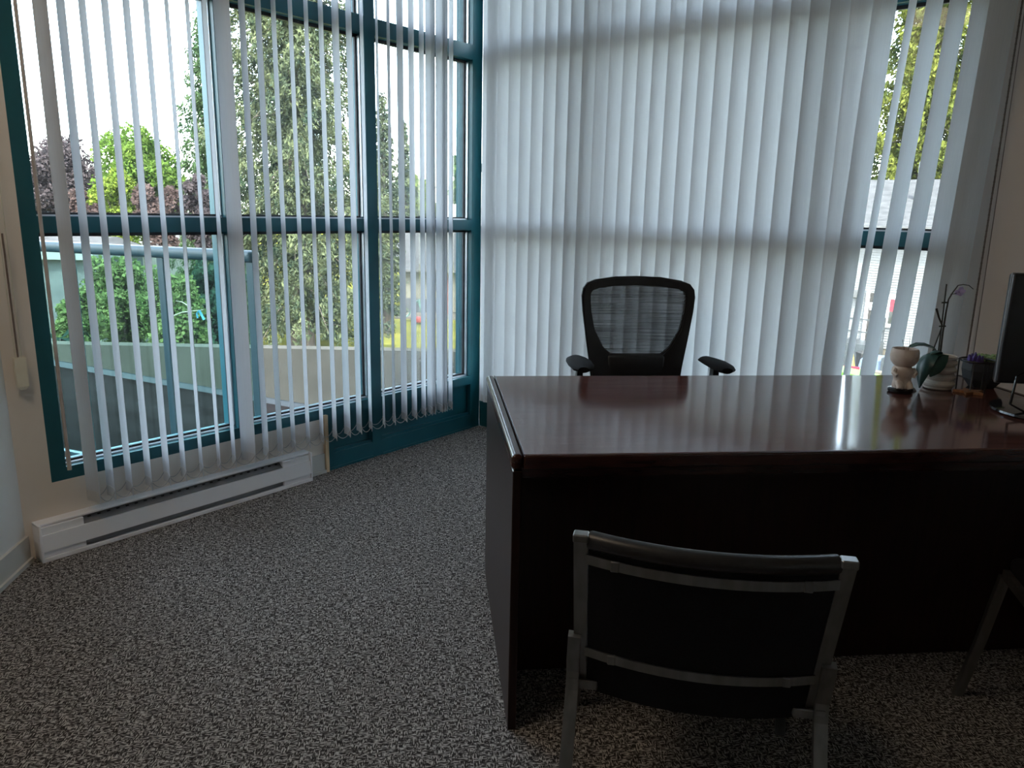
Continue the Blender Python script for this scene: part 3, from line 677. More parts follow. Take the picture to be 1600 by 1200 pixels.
def strap(z, yb):
    path = []
    for i in range(13):
        x = -HW+0.010+(2*HW-0.02)*i/12; path.append((x, yb+bow(x)-0.006, z))
    return rtube(B(), path, 0.009, 0.0035, Vector((0, 0, 1)))
def ypost(z): return 0.0+(0.765-z)*0.357
for z in (0.722, 0.490):
    st = obj('cross_strap', strap(z, ypost(z)), 'steel', t)
    for xx in (-HW*0.72, HW*0.72):
        obj('clip', box(B(), (xx-0.008, ypost(z)+bow(xx)-0.013, z-0.010), (xx+0.008, ypost(z)+bow(xx)-0.005, z+0.010), 0.002), 'steel', st)
# upholstered back pad
b = B(); NX, NZ = 14, 10; F_, K_ = [], []
for j in range(NZ+1):
    z = 0.375+(0.768-0.375)*j/NZ; rf, rk = [], []
    for i in range(NX+1):
        x = (-HW+0.014)+(2*HW-0.028)*i/NX
        y = ypost(z)+bow(x); e = 0.0 if 0 < j < NZ else 0.006
        rk.append(b.verts.new((x, y-0.002+e, z))); rf.append(b.verts.new((x, y+0.034-e, z)))
    F_.append(rf); K_.append(rk)
for j in range(NZ):
    for i in range(NX):
        b.faces.new((K_[j][i], K_[j][i+1], K_[j+1][i+1], K_[j+1][i])); b.faces.new((F_[j][i+1], F_[j][i], F_[j+1][i], F_[j+1][i+1]))
    b.faces.new((K_[j][0], K_[j+1][0], F_[j+1][0], F_[j][0])); b.faces.new((K_[j][NX], F_[j][NX], F_[j+1][NX], K_[j+1][NX]))
for i in range(NX):
    b.faces.new((K_[0][i+1], K_[0][i], F_[0][i], F_[0][i+1])); b.faces.new((K_[NZ][i], K_[NZ][i+1], F_[NZ][i+1], F_[NZ][i]))
pad = obj('back_pad', b, 'blackfab', t, True)
b = B(); tube(b, [(-HW+0.016+(2*HW-0.032)*i/14, ypost(0.76)+bow(-HW+0.016+(2*HW-0.032)*i/14)+0.012, 0.757) for i in range(15)], 0.0165, 12)
obj('top_roll', b, 'blackvinyl', pad, True)
b = B(); box(b, (-HW+0.004, 0.12, 0.405), (HW-0.004, 0.56, 0.455), 0.018, 3); obj('seat', b, 'blackfab', t, True)
g1 = t
g2 = copy_tree(g1); g2.name = 'guest_chair'
g2['label'] = 'second black guest chair cut off by the right edge, only its steel legs showing'
ffx, ffy = -HW-0.05, 0.60
a2 = DANG+math.radians(-20)
foot = Vector(on_z(1495, 1085, 0))
g2.rotation_euler = (0, 0, a2)
g2.location = foot-(Vector((math.cos(a2), math.sin(a2), 0))*ffx+Vector((-math.sin(a2), math.cos(a2), 0))*ffy); g2.location.z = 0

# ================================================================== THINGS ON THE DESK
ZD = DH+0.0005
def onpx(u, v): 
    p = on_z(u, v, ZD); return Vector((p[0], p[1], ZD))
camyaw = YAW-math.pi/2                                           # local +x to the right of the view, +y away
# figure shaped clay planter
p = onpx(1406, 612)+Vector((0, 0, 0))
t = thing('figure_planter', p, camyaw, 'whitewashed clay planter shaped like a little figure on a black base', 'planter'); t.scale = (0.74, 0.74, 0.80)
obj('base', lathe(B(), [(0.046, 0), (0.053, 0.004), (0.053, 0.014), (0.047, 0.019), (0.03, 0.020)], 24), 'gloss_black', t, True)
b = B(); lathe(b, [(0.036, 0.018), (0.038, 0.03), (0.036, 0.05), (0.036, 0.062), (0.043, 0.072), (0.047, 0.086), (0.043, 0.100), (0.036, 0.108), (0.030, 0.112)], 28,
               f=lambda a, z: 1+0.05*math.sin(3*a+z*60)+0.03*math.sin(z*420))
tube(b, [(-0.040, -0.01, 0.098), (-0.052, -0.022, 0.085), (-0.044, -0.040, 0.076)], [0.011, 0.010, 0.008], 8)
tube(b, [(0.040, -0.01, 0.098), (0.046, -0.028, 0.083), (0.030, -0.042, 0.074)], [0.011, 0.010, 0.008], 8)
obj('body', b, 'terracotta_white', t, True)
for s in (-1, 1):
    b = B(); tube(b, [(s*0.018, -0.015, 0.045), (s*0.022, -0.036, 0.030), (s*0.024, -0.040, 0.020)], [0.018, 0.015, 0.013], 10); obj('leg', b, 'terracotta_white', t, True)
b = B(); seg = 28
prof = [(0.028, 0.108), (0.042, 0.116), (0.055, 0.132), (0.060, 0.152), (0.059, 0.170), (0.055, 0.182), (0.052, 0.185), (0.047, 0.183), (0.046, 0.170), (0.040, 0.165)]
lathe(b, prof, seg, f=lambda a, z: 1+0.02*math.sin(z*300+2*math.sin(a*2))+0.04*math.exp(-((a-4.71)**2)/0.05)*math.exp(-((z-0.147)**2)/0.0002))
hd = obj('head', b, 'terracotta_white', t, True)
for s in (-1, 1):
    b = B(); tube(b, [(s*0.020-0.008, -0.057, 0.156), (s*0.020, -0.060, 0.153), (s*0.020+0.008, -0.056, 0.156)], 0.002, 6); obj('eyelid', b, 'terracotta_white', hd, True)
b = B(); tube(b, [(-0.014, -0.054, 0.136), (0, -0.056, 0.133), (0.014, -0.054, 0.136)], 0.002, 6); obj('mouth', b, 'terracotta_white', hd, True)
obj('soil', lathe(B(), [(0.044, 0.165), (0.045, 0.170), (0.02, 0.173)], 20), 'soil', t, True)
b = B(); tube(b, [(0.01, 0, 0.17), (0.016, 0, 0.20), (0.012, 0, 0.235)], 0.0011, 5); tube(b, [(0.0, 0.01, 0.17), (-0.012, 0, 0.20), (-0.02, 0, 0.222)], 0.0010, 5)
obj('sprig', b, 'stem', t, True)
# small white paper scrap beside the planter
b = B(); hexa(b, [(-0.018, -0.005, 0), (0.012, -0.012, 0), (0.020, 0.004, 0), (-0.012, 0.008, 0), (-0.020, -0.003, 0.022), (0.008, -0.010, 0.006), (0.018, 0.006, 0.004), (-0.016, 0.009, 0.026)])
o = obj('paper_scrap', b, M['whitepaint']); o.location = onpx(1424, 610); o.rotation_euler = (0, 0, camyaw); tag(o, 'crumpled white scrap between figure planter and orchid leaf', 'paper')
# orchid
p = onpx(1464, 606)
t = thing('potted_orchid', p, camyaw, 'orchid with drooping dark leaves in a ribbed cream pot', 'plant')
prof = [(0.052, 0.0), (0.058, 0.004)]
for k in range(4):
    z = 0.010+k*0.027; prof += [(0.058, z), (0.067, z+0.007), (0.068, z+0.014), (0.061, z+0.021), (0.0565, z+0.025)]
prof += [(0.061, 0.118), (0.063, 0.124), (0.060, 0.128), (0.055, 0.126), (0.054, 0.110), (0.03, 0.108)]
obj('pot', lathe(B(), prof, 32), 'whitepot', t, True)
obj('bark', lathe(B(), [(0.054, 0.100), (0.053, 0.110), (0.03, 0.116), (0.01, 0.118)], 20), 'soil', t, True)
def blade(path, widths, m, parent, name='leaf', fold=0.35, th=0.0018, side=None):
    b = B(); P, T, N = frames(path); rows = []
    for pnt, tt, w_ in zip(P, T, widths):
        sd = tt.cross(Vector((0, 0, 1)))
        if side is not None: sd = side-tt*side.dot(tt)
        if sd.length < 1e-4: sd = Vector((1, 0, 0))
        sd.normalize(); up = sd.cross(tt)
        rows.append([(pnt+sd*w_*k+up*(abs(k)*w_*fold)) for k in (-1, -0.5, 0, 0.5, 1)])
    top = [[b.verts.new(q) for q in r] for r in rows]
    bot = [[b.verts.new(q-Vector((0, 0, th))) for q in r] for r in rows]
    for i in range(len(rows)-1):
        for k in range(4):
            b.faces.new((top[i][k], top[i][k+1], top[i+1][k+1], top[i+1][k])); b.faces.new((bot[i][k+1], bot[i][k], bot[i+1][k], bot[i+1][k+1]))
        b.faces.new((top[i][0], top[i+1][0], bot[i+1][0], bot[i][0])); b.faces.new((top[i][4], bot[i][4], bot[i+1][4], top[i+1][4]))
    return obj(name, b, m, parent, True)
LW = [0.012, 0.026, 0.034, 0.036, 0.030, 0.016, 0.003]
blade([(-0.010, -0.005, 0.120), (-0.035, -0.020, 0.142), (-0.065, -0.032, 0.138), (-0.088, -0.042, 0.112), (-0.098, -0.050, 0.075), (-0.100, -0.054, 0.042), (-0.099, -0.055, 0.012)], LW, 'orchid_leaf', t, side=Vector((0.5, -1, 0.2)))
blade([(-0.004, -0.010, 0.120), (-0.022, -0.040, 0.136), (-0.038, -0.056, 0.126), (-0.050, -0.066, 0.106), (-0.060, -0.070, 0.086), (-0.068, -0.072, 0.070), (-0.074, -0.072, 0.058)], [w_*0.8 for w_ in LW], 'orchid_leaf', t, side=Vector((1, -0.3, 0.2)))
blade([(0.0, 0.01, 0.120), (-0.02, 0.035, 0.146), (-0.045, 0.050, 0.152), (-0.066, 0.058, 0.150), (-0.085, 0.062, 0.142), (-0.098, 0.064, 0.130), (-0.106, 0.066, 0.122)], [w_*0.7 for w_ in LW], 'orchid_leaf', t, side=Vector((0.3, 1, 0)))
blade([(0.0, 0.0, 0.120), (-0.02, -0.015, 0.136), (-0.03, -0.02, 0.146), (-0.042, -0.03, 0.15), (-0.052, -0.035, 0.148), (-0.060, -0.04, 0.142), (-0.066, -0.04, 0.135)], [w_*0.6 for w_ in LW], 'orchid_leaf', t, side=Vector((0.5, -1, 0.2)))
for ch in t.children:
    kx = 0.90 if ch.name.startswith('leaf') else 0.78
    ch.data.transform(Matrix.Diagonal((kx, kx, 0.90 if kx < 0.9 else 0.92, 1)))
# flower spike, stake and side shoot (height taken at the pot's distance)
def loc_px(u, v, dep, root):
    q = Vector(at(u, v, dep))-root.location; return Matrix.Rotation(-root.rotation_euler[2], 3, 'Z') @ q
od = float((np.array(p)-CPOS) @ CF)
S = lambda u, v, k=0.0: loc_px(u, v, od+k, t)
obj('stake', tube(B(), [S(1465, 560), S(1479, 444)], 0.0024, 6), 'stem', t, True)
obj('flower_spike', tube(B(), [S(1468, 562), S(1473, 520), S(1478, 488), S(1482, 468), S(1488, 458), S(1494, 450), S(1497, 446), S(1505, 444.5), S(1514, 446), S(1521, 452)], [0.0034, 0.0032, 0.0030, 0.0026, 0.0022, 0.002, 0.0018, 0.0016, 0.0014, 0.0012], 6), 'stem', t, True)
obj('side_stake', tube(B(), [S(1457, 550), S(1471, 512)], 0.0022, 6), 'stem', t, True)
obj('side_shoot', tube(B(), [S(1472, 508), S(1467, 496), S(1463, 482)], [0.0026, 0.0030, 0.0036], 6), 'stem', t, True)
for u, v in ((1476, 473), (1472, 510)):
    q = S(u, v); obj('clip', tube(B(), [q+Vector((-0.010, 0, 0)), q+Vector((0.012, 0, 0.001))], 0.0028, 6), 'stem', t, True)
q = S(1499, 456)
for k, (dx, dz, w_) in enumerate(((-0.016, -0.004, 0.008), (0.012, -0.008, 0.009), (0.004, 0.018, 0.008), (-0.004, -0.012, 0.009), (0.012, 0.006, 0.007))):
    e = Vector((dx, -0.004*k, dz))
    blade([q, q+e*0.35, q+e*0.75, q+e], [w_*0.35, w_, w_*0.95, w_*0.2], 'petal', t, 'petal', side=Vector((-dz, 0, dx)) if abs(dx)+abs(dz) > 0 else None, fold=0.15, th=0.0008)
obj('bud_stalk', tube(B(), [S(1485, 460), S(1492, 459), q], 0.0012, 5), 'stem', t, True)
# ring stand with small star base
p = onpx(1515, 614)
t = thing('ring_stand', p, camyaw, 'black wire ring stand on an orange wooden star beside the orchid pot', 'stand')
b = B()
pts = [(0.050*(1 if k % 2 == 0 else 0.48)*math.cos(math.pi*k/5+0.2)*1.0, 0.050*(1 if k % 2 == 0 else 0.48)*math.sin(math.pi*k/5+0.2)) for k in range(10)]
prism(b, pts, 0, 0.008); obj('star_base', b, 'orangewood', t)
obj('rod', tube(B(), [(0, 0, 0.006), (0, 0, 0.115)], 0.0022, 8), 'steel', t, True)
R_ = [(0.055*math.cos(2*math.pi*k/28)+0.012, 0.055*math.sin(2*math.pi*k/28), 0.112) for k in range(29)]
obj('ring', tube(B(), R_, 0.0032, 8, cap=False), 'blackwire', t, True)
for k in range(3):
    a = 2*math.pi*k/3+0.6; obj('ring_leg', tube(B(), [(0.055*math.cos(a)+0.012, 0.055*math.sin(a), 0.112), (0.052*math.cos(a)+0.012, 0.052*math.sin(a), 0.0)], 0.0022, 6), 'blackwire', t, True)
b = B()
for k in range(9):
    a = k*2.4; r_ = 0.008+0.006*(k % 3); c0 = Vector((r_*math.cos(a)-0.002, r_*math.sin(a), 0.112+0.004*(k % 4)))
    tube(b, [c0-Vector((0, 0, 0.010)), c0, c0+Vector((0.003*math.cos(a), 0.003*math.sin(a), 0.014))], [0.007, 0.008, 0.002], 6)
obj('crystal_cluster', b, 'violet', t)
# succulent bowl
p = onpx(1533, 604)
t = thing('succulent_pot', p, camyaw, 'pale green succulents in a faceted charcoal pot beside the monitor', 'plant')
b = B(); lathe(b, [(0.040, 0), (0.062, 0.03), (0.068, 0.060), (0.066, 0.098), (0.060, 0.098), (0.058, 0.085), (0.02, 0.084)], 7); obj('pot', b, 'darkpot', t)
obj('soil', lathe(B(), [(0.057, 0.080), (0.057, 0.088), (0.02, 0.091)], 14), 'soil', t, True)
for (cx, cy, sc) in ((-0.035, -0.015, 1.0), (0.002, 0.018, 0.85), (0.032, -0.018, 1.05), (0.012, -0.030, 0.8)):
    b = B()
    for ringk, (nl, ln, el) in enumerate(((9, 0.036, 0.35), (7, 0.030, 0.75), (5, 0.022, 1.15))):
        for k in range(nl):
            a = 2*math.pi*k/nl+ringk*0.4; dv = Vector((math.cos(a)*math.cos(el), math.sin(a)*math.cos(el), math.sin(el)))*ln*sc
            c0 = Vector((cx, cy, 0.094))
            tube(b, [c0+dv*0.1, c0+dv*0.55, c0+dv*0.9, c0+dv], [0.004*sc, 0.0085*sc, 0.006*sc, 0.001], 6)
    obj('rosette', b, 'succ', t, True)
# monitor, seen from behind
p = onpx(1600, 648)
mang = camyaw+math.radians(-8)
t = thing('monitor', p+Vector((0.03, -0.03, 0)), mang, 'black monitor on a glossy stand at the right end of the desk', 'monitor')
ml = loc_px(1557, 598, float((np.array(p)-CPOS) @ CF)+0.06, t)       # lower left corner of the back
mx0, mz0 = ml.x, max(ml.z, 0.055); my = ml.y
obj('housing', box(B(), (mx0, my, mz0), (mx0+0.54, my+0.035, mz0+0.335), 0.008, 3), 'screen_black', t, True)
obj('bezel_edge', box(B(), (mx0-0.002, my+0.008, mz0-0.002), (mx0+0.542, my+0.018, mz0+0.337), 0.003), 'silver_edge', t)
obj('screen', box(B(), (mx0+0.012, my+0.0345, mz0+0.014), (mx0+0.528, my+0.0365, mz0+0.323)), 'gloss_black', t)
cx = mx0+0.20
obj('neck', box(B(), (cx-0.035, my-0.045, 0.012), (cx+0.035, my+0.001, mz0+0.16), 0.01, 3), 'screen_black', t, True)
obj('foot', lathe(B(), [(0.150, 0.002), (0.156, 0.004), (0.154, 0.010), (0.10, 0.013), (0.04, 0.015)], 40, (cx-0.06, my-0.04, 0)), 'gloss_black', t, True)
b = B(); tube(b, [(mx0+0.10, my-0.002, mz0+0.05), (mx0+0.03, my-0.05, mz0+0.03), (mx0+0.015, my-0.07, 0.03), (mx0+0.05, my-0.10, 0.012), (mx0+0.16, my-0.13, 0.018), (mx0+0.3, my-0.12, 0.02)], 0.004, 8)
obj('cable', b, 'gloss_black', t, True)

# warm fill panel added out of view on the ceiling to lift the left wall
M['fillglow'] = mat('warm_fill_diffuser', (0.9, 0.85, 0.75), 0.6)
bb = bsdf(M['fillglow']); bb.inputs['Emission Color'].default_value = (1.0, 0.80, 0.58, 1); bb.inputs['Emission Strength'].default_value = 4.0
for lx, ly, lr, lab in ((-3.35, -1.35, 0.83, 'added warm fill panel out of view near the slanted left wall'),):
    t = thing('fill_panel', (lx, ly, CEIL), lr, lab, 'fill light')
    obj('housing', box(B(), (-0.62, -0.32, -0.02), (0.62, 0.32, 0.0)), 'heater', t)
    obj('diffuser', box(B(), (-0.58, -0.28, -0.024), (0.58, 0.28, -0.0205)), 'fillglow', t)

# ================================================================== OUTSIDE: TERRACE
GZ = -4.6
PD = 7.5
pl, pr = at(60, 543, PD), at(780, 545.5, PD)
pl, pr = Vector(pl), Vector(pr)
pd_ = (pr-pl); pd_.z = 0; pd_.normalize(); pn = Vector((-pd_.y, pd_.x, 0))
pl2, pr2 = pl-pd_*3.0, pr+pd_*1.0
ztop = (pl.z+pr.z)/2
# deck plane from three seen points
D0 = Vector((-1.7, 0.2, -0.16)); D1 = Vector(at(93, 573, PD)); D2 = Vector(at(352, 620, PD))
dn = (D1-D0).cross(D2-D0)
def deckz(x, y): return D0.z-(dn.x*(x-D0.x)+dn.y*(y-D0.y))/dn.z
b = B(); hexa(b, [pl2+Vector((0, 0, -1.4)), pr2+Vector((0, 0, -1.4)), pr2+pn*0.18+Vector((0, 0, -1.4)), pl2+pn*0.18+Vector((0, 0, -1.4)),
                  Vector((pl2.x, pl2.y, ztop)), Vector((pr2.x, pr2.y, ztop)), Vector((pr2.x, pr2.y, ztop))+pn*0.18, Vector((pl2.x, pl2.y, ztop))+pn*0.18])
tag(obj('terrace_parapet', b, 'concrete'), 'low pale stucco parapet around the terrace outside', 'parapet')
poly = [(-8.0, 0.15), (0.6, 0.15), (pr2.x, pr2.y), (pl2.x, pl2.y), (-8.0, pl2.y)]
b = B(); prism(b, poly, 0, -0.2)
for v in b.verts: v.co.z += deckz(v.co.x, v.co.y)
tag(obj('terrace_deck', b, 'deck'), 'brown membrane floor of the terrace outside the windows', kind='structure')
# flashing strip where the deck meets the parapet
b = B()
for i in range(6):
    a = pl2.lerp(pr2, i/6); c = pl2.lerp(pr2, (i+1)/6); w_ = 0.05
    za, zc = deckz(a.x, a.y), deckz(c.x, c.y)
    hexa(b, [(a.x, a.y, za), (c.x, c.y, zc), (c.x-pn.x*w_, c.y-pn.y*w_, zc), (a.x-pn.x*w_, a.y-pn.y*w_, za),
             (a.x, a.y, za+0.055), (c.x, c.y, zc+0.055), (c.x-pn.x*w_*0.2, c.y-pn.y*w_*0.2, zc+0.05), (a.x-pn.x*w_*0.2, a.y-pn.y*w_*0.2, za+0.05)])
tag(obj('trim_5', b, 'bluecurb'), 'blue grey flashing along the foot of the parapet', kind='structure')
# glass railing running out from the facade
R0 = Vector((-1.395, 0.22, 0)); R1 = Vector(at(70, 384, 4.1)); R1.z = 0
rd = (R1-R0).normalized(); RLEN = 3.2; ra = math.atan2(rd.y, rd.x)
t = thing('glass_railing', R0, ra, 'teal metal railing with tinted glass panels on the terrace', 'railing')
ZR = 1.085
obj('top_rail', box(B(), (-0.02, -0.038, ZR-0.028), (RLEN, 0.038, ZR+0.028), 0.018, 3), 'teal_out', t, True)
dR = (Vector(on_z(210, 396, ZR))-R0); sP = (dR.x*rd.x+dR.y*rd.y)
for s in (0.0, sP, sP*2+0.1, sP*3+0.3):
    zb = deckz(R0.x+rd.x*s, R0.y+rd.y*s)
    ps = obj('post', box(B(), (s-0.022, -0.022, zb), (s+0.022, 0.022, ZR-0.025), 0.003), 'teal_out', t)
    obj('base_plate', box(B(), (s-0.05, -0.05, zb), (s+0.05, 0.05, zb+0.010)), 'teal_out', ps)
for s0, s1 in ((0.03, sP-0.03), (sP+0.03, sP*2+0.07), (sP*2+0.13, sP*3+0.27)):
    obj('glass_panel', box(B(), (s0, -0.004, -0.08), (s1, 0.004, ZR-0.03)), 'railglass', t)
    obj('bottom_rail', box(B(), (s0-0.01, -0.015, -0.13), (s1+0.01, 0.015, -0.08)), 'teal_out', t)

# ================================================================== OUTSIDE: GROUND
b = B(); box(b, (-60, -60, GZ-0.3), (160, 160, GZ)); tag(obj('ground', b, 'grass'), 'sunlit yellow green lawn around the building', kind='structure')
b = B(); box(b, (0.5, -45, GZ-0.1), (60, 7.0, GZ+0.02)); tag(obj('parking_lot', b, 'pave'), 'pale tan pavement between this building and the white house', kind='structure')
# rising street far left
ra_, rb_ = Vector(at(20, 402, 42)), Vector(at(400, 402, 42)); rc_, rd_ = Vector(at(330, 331, 120)), Vector(at(80, 331, 120))
b = B(); hexa(b, [(q.x, q.y, GZ-0.5) for q in (ra_, rb_, rc_, rd_)]+[ra_, rb_, rc_, rd_])
tag(obj('street', b, 'road'), 'pale street rising in the distance at left', kind='structure')
def hor(u, dep, z=GZ):                     # ground point below a pixel column at a distance
    q = at(u, 340, dep); return Vector((q[0], q[1], z))
def zpx(u, v, dep): return float(at(u, v, dep)[2])

# ------------------------------------------------------------------ foliage
def leaf_quads(C, size, aspect, T=None, jitter=1.0):
    n = len(C)
    nrm = rng.normal(size=(n, 3)); nrm /= np.linalg.norm(nrm, axis=1)[:, None]
    if T is None: T = rng.normal(size=(n, 3))
    else: T = T+rng.normal(size=(n, 3))*0.45*jitter
    T -= nrm*np.sum(T*nrm, axis=1)[:, None]; T /= np.linalg.norm(T, axis=1)[:, None]+1e-9
    S = np.cross(nrm, T)
    L = (size*(0.6+0.8*rng.random(n)))[:, None]; W = L*aspect
    # pointed leaf: diamond
    return np.stack([C-T*L*0.5, C+S*W*0.5, C+T*L*0.5, C-S*W*0.5], axis=1)
def trunk(t, h, r, lean=0.0, name='trunk'):
    path = [(0, 0, 0), (lean*0.3, 0, h*0.4), (lean, 0, h)]
    return obj(name, tube(B(), path, [r, r*0.75, r*0.12], 9), 'bark', t, True)
def broadleaf(name, u, top, bot, hw, dep, m, label, n=9000, leaf=0.20, clumps=46, cat='tree', group=None, gz=GZ):
    R_ = hw*dep/FPX; zt = zpx(u, top, dep); zb = zpx(u, bot, dep)
    base = hor(u, dep, gz); t = thing(name, base, 0, label, cat, group)
    cz = (zt+zb)/2-gz; rz = (zt-zb)/2
    g = rng.normal(size=(clumps, 3)); g /= np.linalg.norm(g, axis=1)[:, None]
    rad = rng.random(clumps)**0.45*0.80
    cc = g*rad[:, None]*np.array([R_, R_, rz])
    cr = (0.20+0.20*rng.random(clumps))*min(R_, rz)
    idx = rng.integers(0, clumps, n)
    v = rng.normal(size=(n, 3)); v /= np.linalg.norm(v, axis=1)[:, None]
    pts = cc[idx]+v*(cr[idx]*(0.55+0.5*rng.random(n)))[:, None]+np.array([0, 0, cz])
    pts[:, 2] = np.maximum(pts[:, 2], 0.1)
    f = obj('foliage', quads_mesh('foliage', leaf_quads(pts, leaf, 0.55), m), None, t); f['kind'] = 'stuff'
    hh = max(cz, 0.4)
    trunk(t, hh+rz*0.4, max(0.05, 0.05*R_+0.04))
    b = B()
    for k in range(0, clumps, 3):
        c_ = cc[k]+np.array([0, 0, cz]); z0 = max(0.05, cz-rz*0.7)
        tube(b, [(0, 0, z0), (c_[0]*0.5, c_[1]*0.5, z0+(c_[2]-z0)*0.6), tuple(c_)], [0.03*R_+0.01, 0.018*R_+0.008, 0.006], 5)
    br = obj('branches', b, 'bark', t, True); br['kind'] = 'stuff'
    return t
def conifer(name, u, top, hw, dep, m, label, skirt=0.8, nb=150, per=200, spray=0.34, droop=0.35, aspect=0.4, shape=0.8, cat='tree', group=None, clump=0.0):
    R_ = hw*dep/FPX; zt = zpx(u, top, dep); H = zt-GZ
    base = hor(u, dep); t = thing(name, base, 0, label, cat, group)
    trunk(t, H*0.98, 0.022*H+0.03)
    C, T = [], []; b = B()
    for k in range(nb):
        f = k/(nb-1); z = skirt+(H-skirt)*(f**0.9); a = k*2.39996+rng.random()*0.5
        Lb = R_*max(0.06, (1-f)**shape)*(0.75+0.45*rng.random())
        n = max(12, int(per*(Lb/R_)))
        s = rng.random(n)**0.6
        dirv = np.array([math.cos(a), math.sin(a), 0])
        drop = -droop*Lb*(s**1.6)+0.12*Lb*s
        spread = 0.32*Lb*(1-0.3*s)*0.55+0.10
        perp = np.array([-math.sin(a), math.cos(a), 0])
        if clump:
            nc = max(2, int(Lb/(clump*1.1))); sc = (np.arange(nc)+0.6+0.5*rng.random(nc))/(nc+0.2)
            off = rng.normal(size=nc)*(0.11*Lb+0.08); hz = -np.abs(rng.normal(size=nc))*clump*0.5
            ix = rng.integers(0, nc, n); s = sc[ix]
            v_ = rng.normal(size=(n, 3)); v_ /= np.linalg.norm(v_, axis=1)[:, None]; v_ *= (rng.random(n)**0.4)[:, None]*clump*np.array([0.75, 0.75, 1.05])
            p_ = dirv*(s*Lb)[:, None]+perp*off[ix][:, None]+v_
            p_[:, 2] += z-droop*Lb*(s**1.6)+0.12*Lb*s+hz[ix]
        else:
            p_ = dirv*(s*Lb)[:, None]+perp*(rng.normal(size=n)*spread)[:, None]
            p_[:, 2] += z+drop-np.abs(rng.normal(size=n))*spread*0.55
        C.append(p_); tt = np.tile(dirv*0.55+np.array([0, 0, -0.75]), (n, 1)); T.append(tt)
        if k % 2 == 0: tube(b, [(0, 0, z), tuple(dirv*Lb*0.5+np.array([0, 0, z-droop*Lb*0.2])), tuple(dirv*Lb*0.95+np.array([0, 0, z-droop*Lb*0.8]))], [0.035, 0.022, 0.006], 4)
    C = np.concatenate(C); T = np.concatenate(T)
    C[:, 2] = np.maximum(C[:, 2], 0.05)
    f = obj('foliage', quads_mesh('foliage', leaf_quads(C, spray, aspect, T), m), None, t); f['kind'] = 'stuff'
    br = obj('branches', b, 'bark', t, True); br['kind'] = 'stuff'
    return t
conifer('fir_tree', 465, -330, 150, 31, 'leaf_fir', 'huge dense fir tree filling the middle window bay', 1.2, 300, 700, 0.20, 0.5, 0.36, 0.62, clump=0.42)
conifer('feathery_conifer', 338, 20, 78, 38, 'leaf_feather', 'loose feathery conifer left of the huge fir', 2.0, 140, 380, 0.24, 0.30, 0.30, 0.75, clump=0.36)
broadleaf('broadleaf_tree', 222, 188, 400, 66, 31, 'leaf_green', 'bright green leafy tree in the left window bay', 26000, 0.17, 70)
broadleaf('broadleaf_tree', 180, 245, 400, 38, 28, 'leaf_lime', 'lower yellow green tree in front of the bright green tree', 15000, 0.15, 40)
broadleaf('plum_tree', 85, 205, 400, 80, 34, 'leaf_plum', 'large dusky purple plum tree at far left', 28000, 0.18, 70)
broadleaf('plum_tree', 128, 285, 395, 30, 25, 'leaf_rust', 'small rusty purple tree in front of the large plum', 9000, 0.15, 30)
broadleaf('plum_tree', 248, 272, 400, 40, 27, 'leaf_rust', 'small rusty purple tree right of the yellow green tree', 10000, 0.15, 30)
broadleaf('plum_tree', 312, 256, 400, 32, 24, 'leaf_plum', 'small purple tree at the foot of the feathery conifer', 10000, 0.15, 30)
conifer('fir_tree', 600, 150, 34, 36, 'leaf_fir', 'slender fir tree behind the right mullion', 1.2, 100, 180, 0.21, 0.4, 0.4, 0.6)
conifer('fir_tree', 632, 195, 24, 62, 'leaf_fir', 'distant thin fir tree above the grey roofed house', 3, 80, 50, 0.5, 0.4, 0.4, 0.7)
broadleaf('broadleaf_tree', 652, 262, 372, 34, 70, 'leaf_lime', 'distant yellow green tree above the grey roofed house', 3500, 0.5, 26)
broadleaf('broadleaf_tree', 724, 175, 370, 26, 58, 'leaf_green', 'distant tall green tree beside the corner post', 4500, 0.42, 30)
conifer('golden_conifer', 1425, -150, 105, 46, 'leaf_gold', 'golden green conifer behind the white house', 1.5, 230, 520, 0.30, 0.35, 0.45, 0.55, clump=0.6)
broadleaf('shrub', 175, 388, 600, 62, 13.5, 'leaf_shrub', 'bright green bush behind the railing glass at left', 16000, 0.095, 80, 'shrub')
broadleaf('shrub', 262, 392, 600, 56, 12.5, 'leaf_shrub', 'bright green bush right of the railing post', 16000, 0.09, 80, 'shrub')
broadleaf('shrub', 325, 385, 600, 52, 14.5, 'leaf_dark', 'dark bluish green bush beside the right stile of the left bay', 8000, 0.12, 60, 'shrub')
broadleaf('shrub', 105, 440, 600, 45, 12.0, 'leaf_shrub', 'low green bush at the left end of the railing', 5000, 0.11, 40, 'shrub')
# large leaved plant by the parapet at left
pb = Vector(at(100, 575, 8.6)); t = thing('large_leaf_plant', (pb.x, pb.y, GZ), 0, 'dark plant with big pointed leaves just behind the parapet at left', 'plant')
zt_ = zpx(100, 528, 8.6)-GZ
obj('stem', tube(B(), [(0, 0, 0), (0.05, 0, zt_*0.6), (0, 0, zt_)], [0.05, 0.04, 0.015], 7), 'bark', t, True)
for k in range(11):
    a_ = k*2.4; ln = 0.34+0.08*(k % 3); z_ = zt_-0.03*k
    e_ = Vector((math.cos(a_), math.sin(a_), 0))
    blade([Vector((0, 0, z_)), e_*ln*0.35+Vector((0, 0, z_+0.08)), e_*ln*0.75+Vector((0, 0, z_+0.05)), e_*ln+Vector((0, 0, z_-0.06))], [0.01, 0.075, 0.06, 0.004], 'leaf_dark', t, 'leaf', fold=0.2, th=0.003)
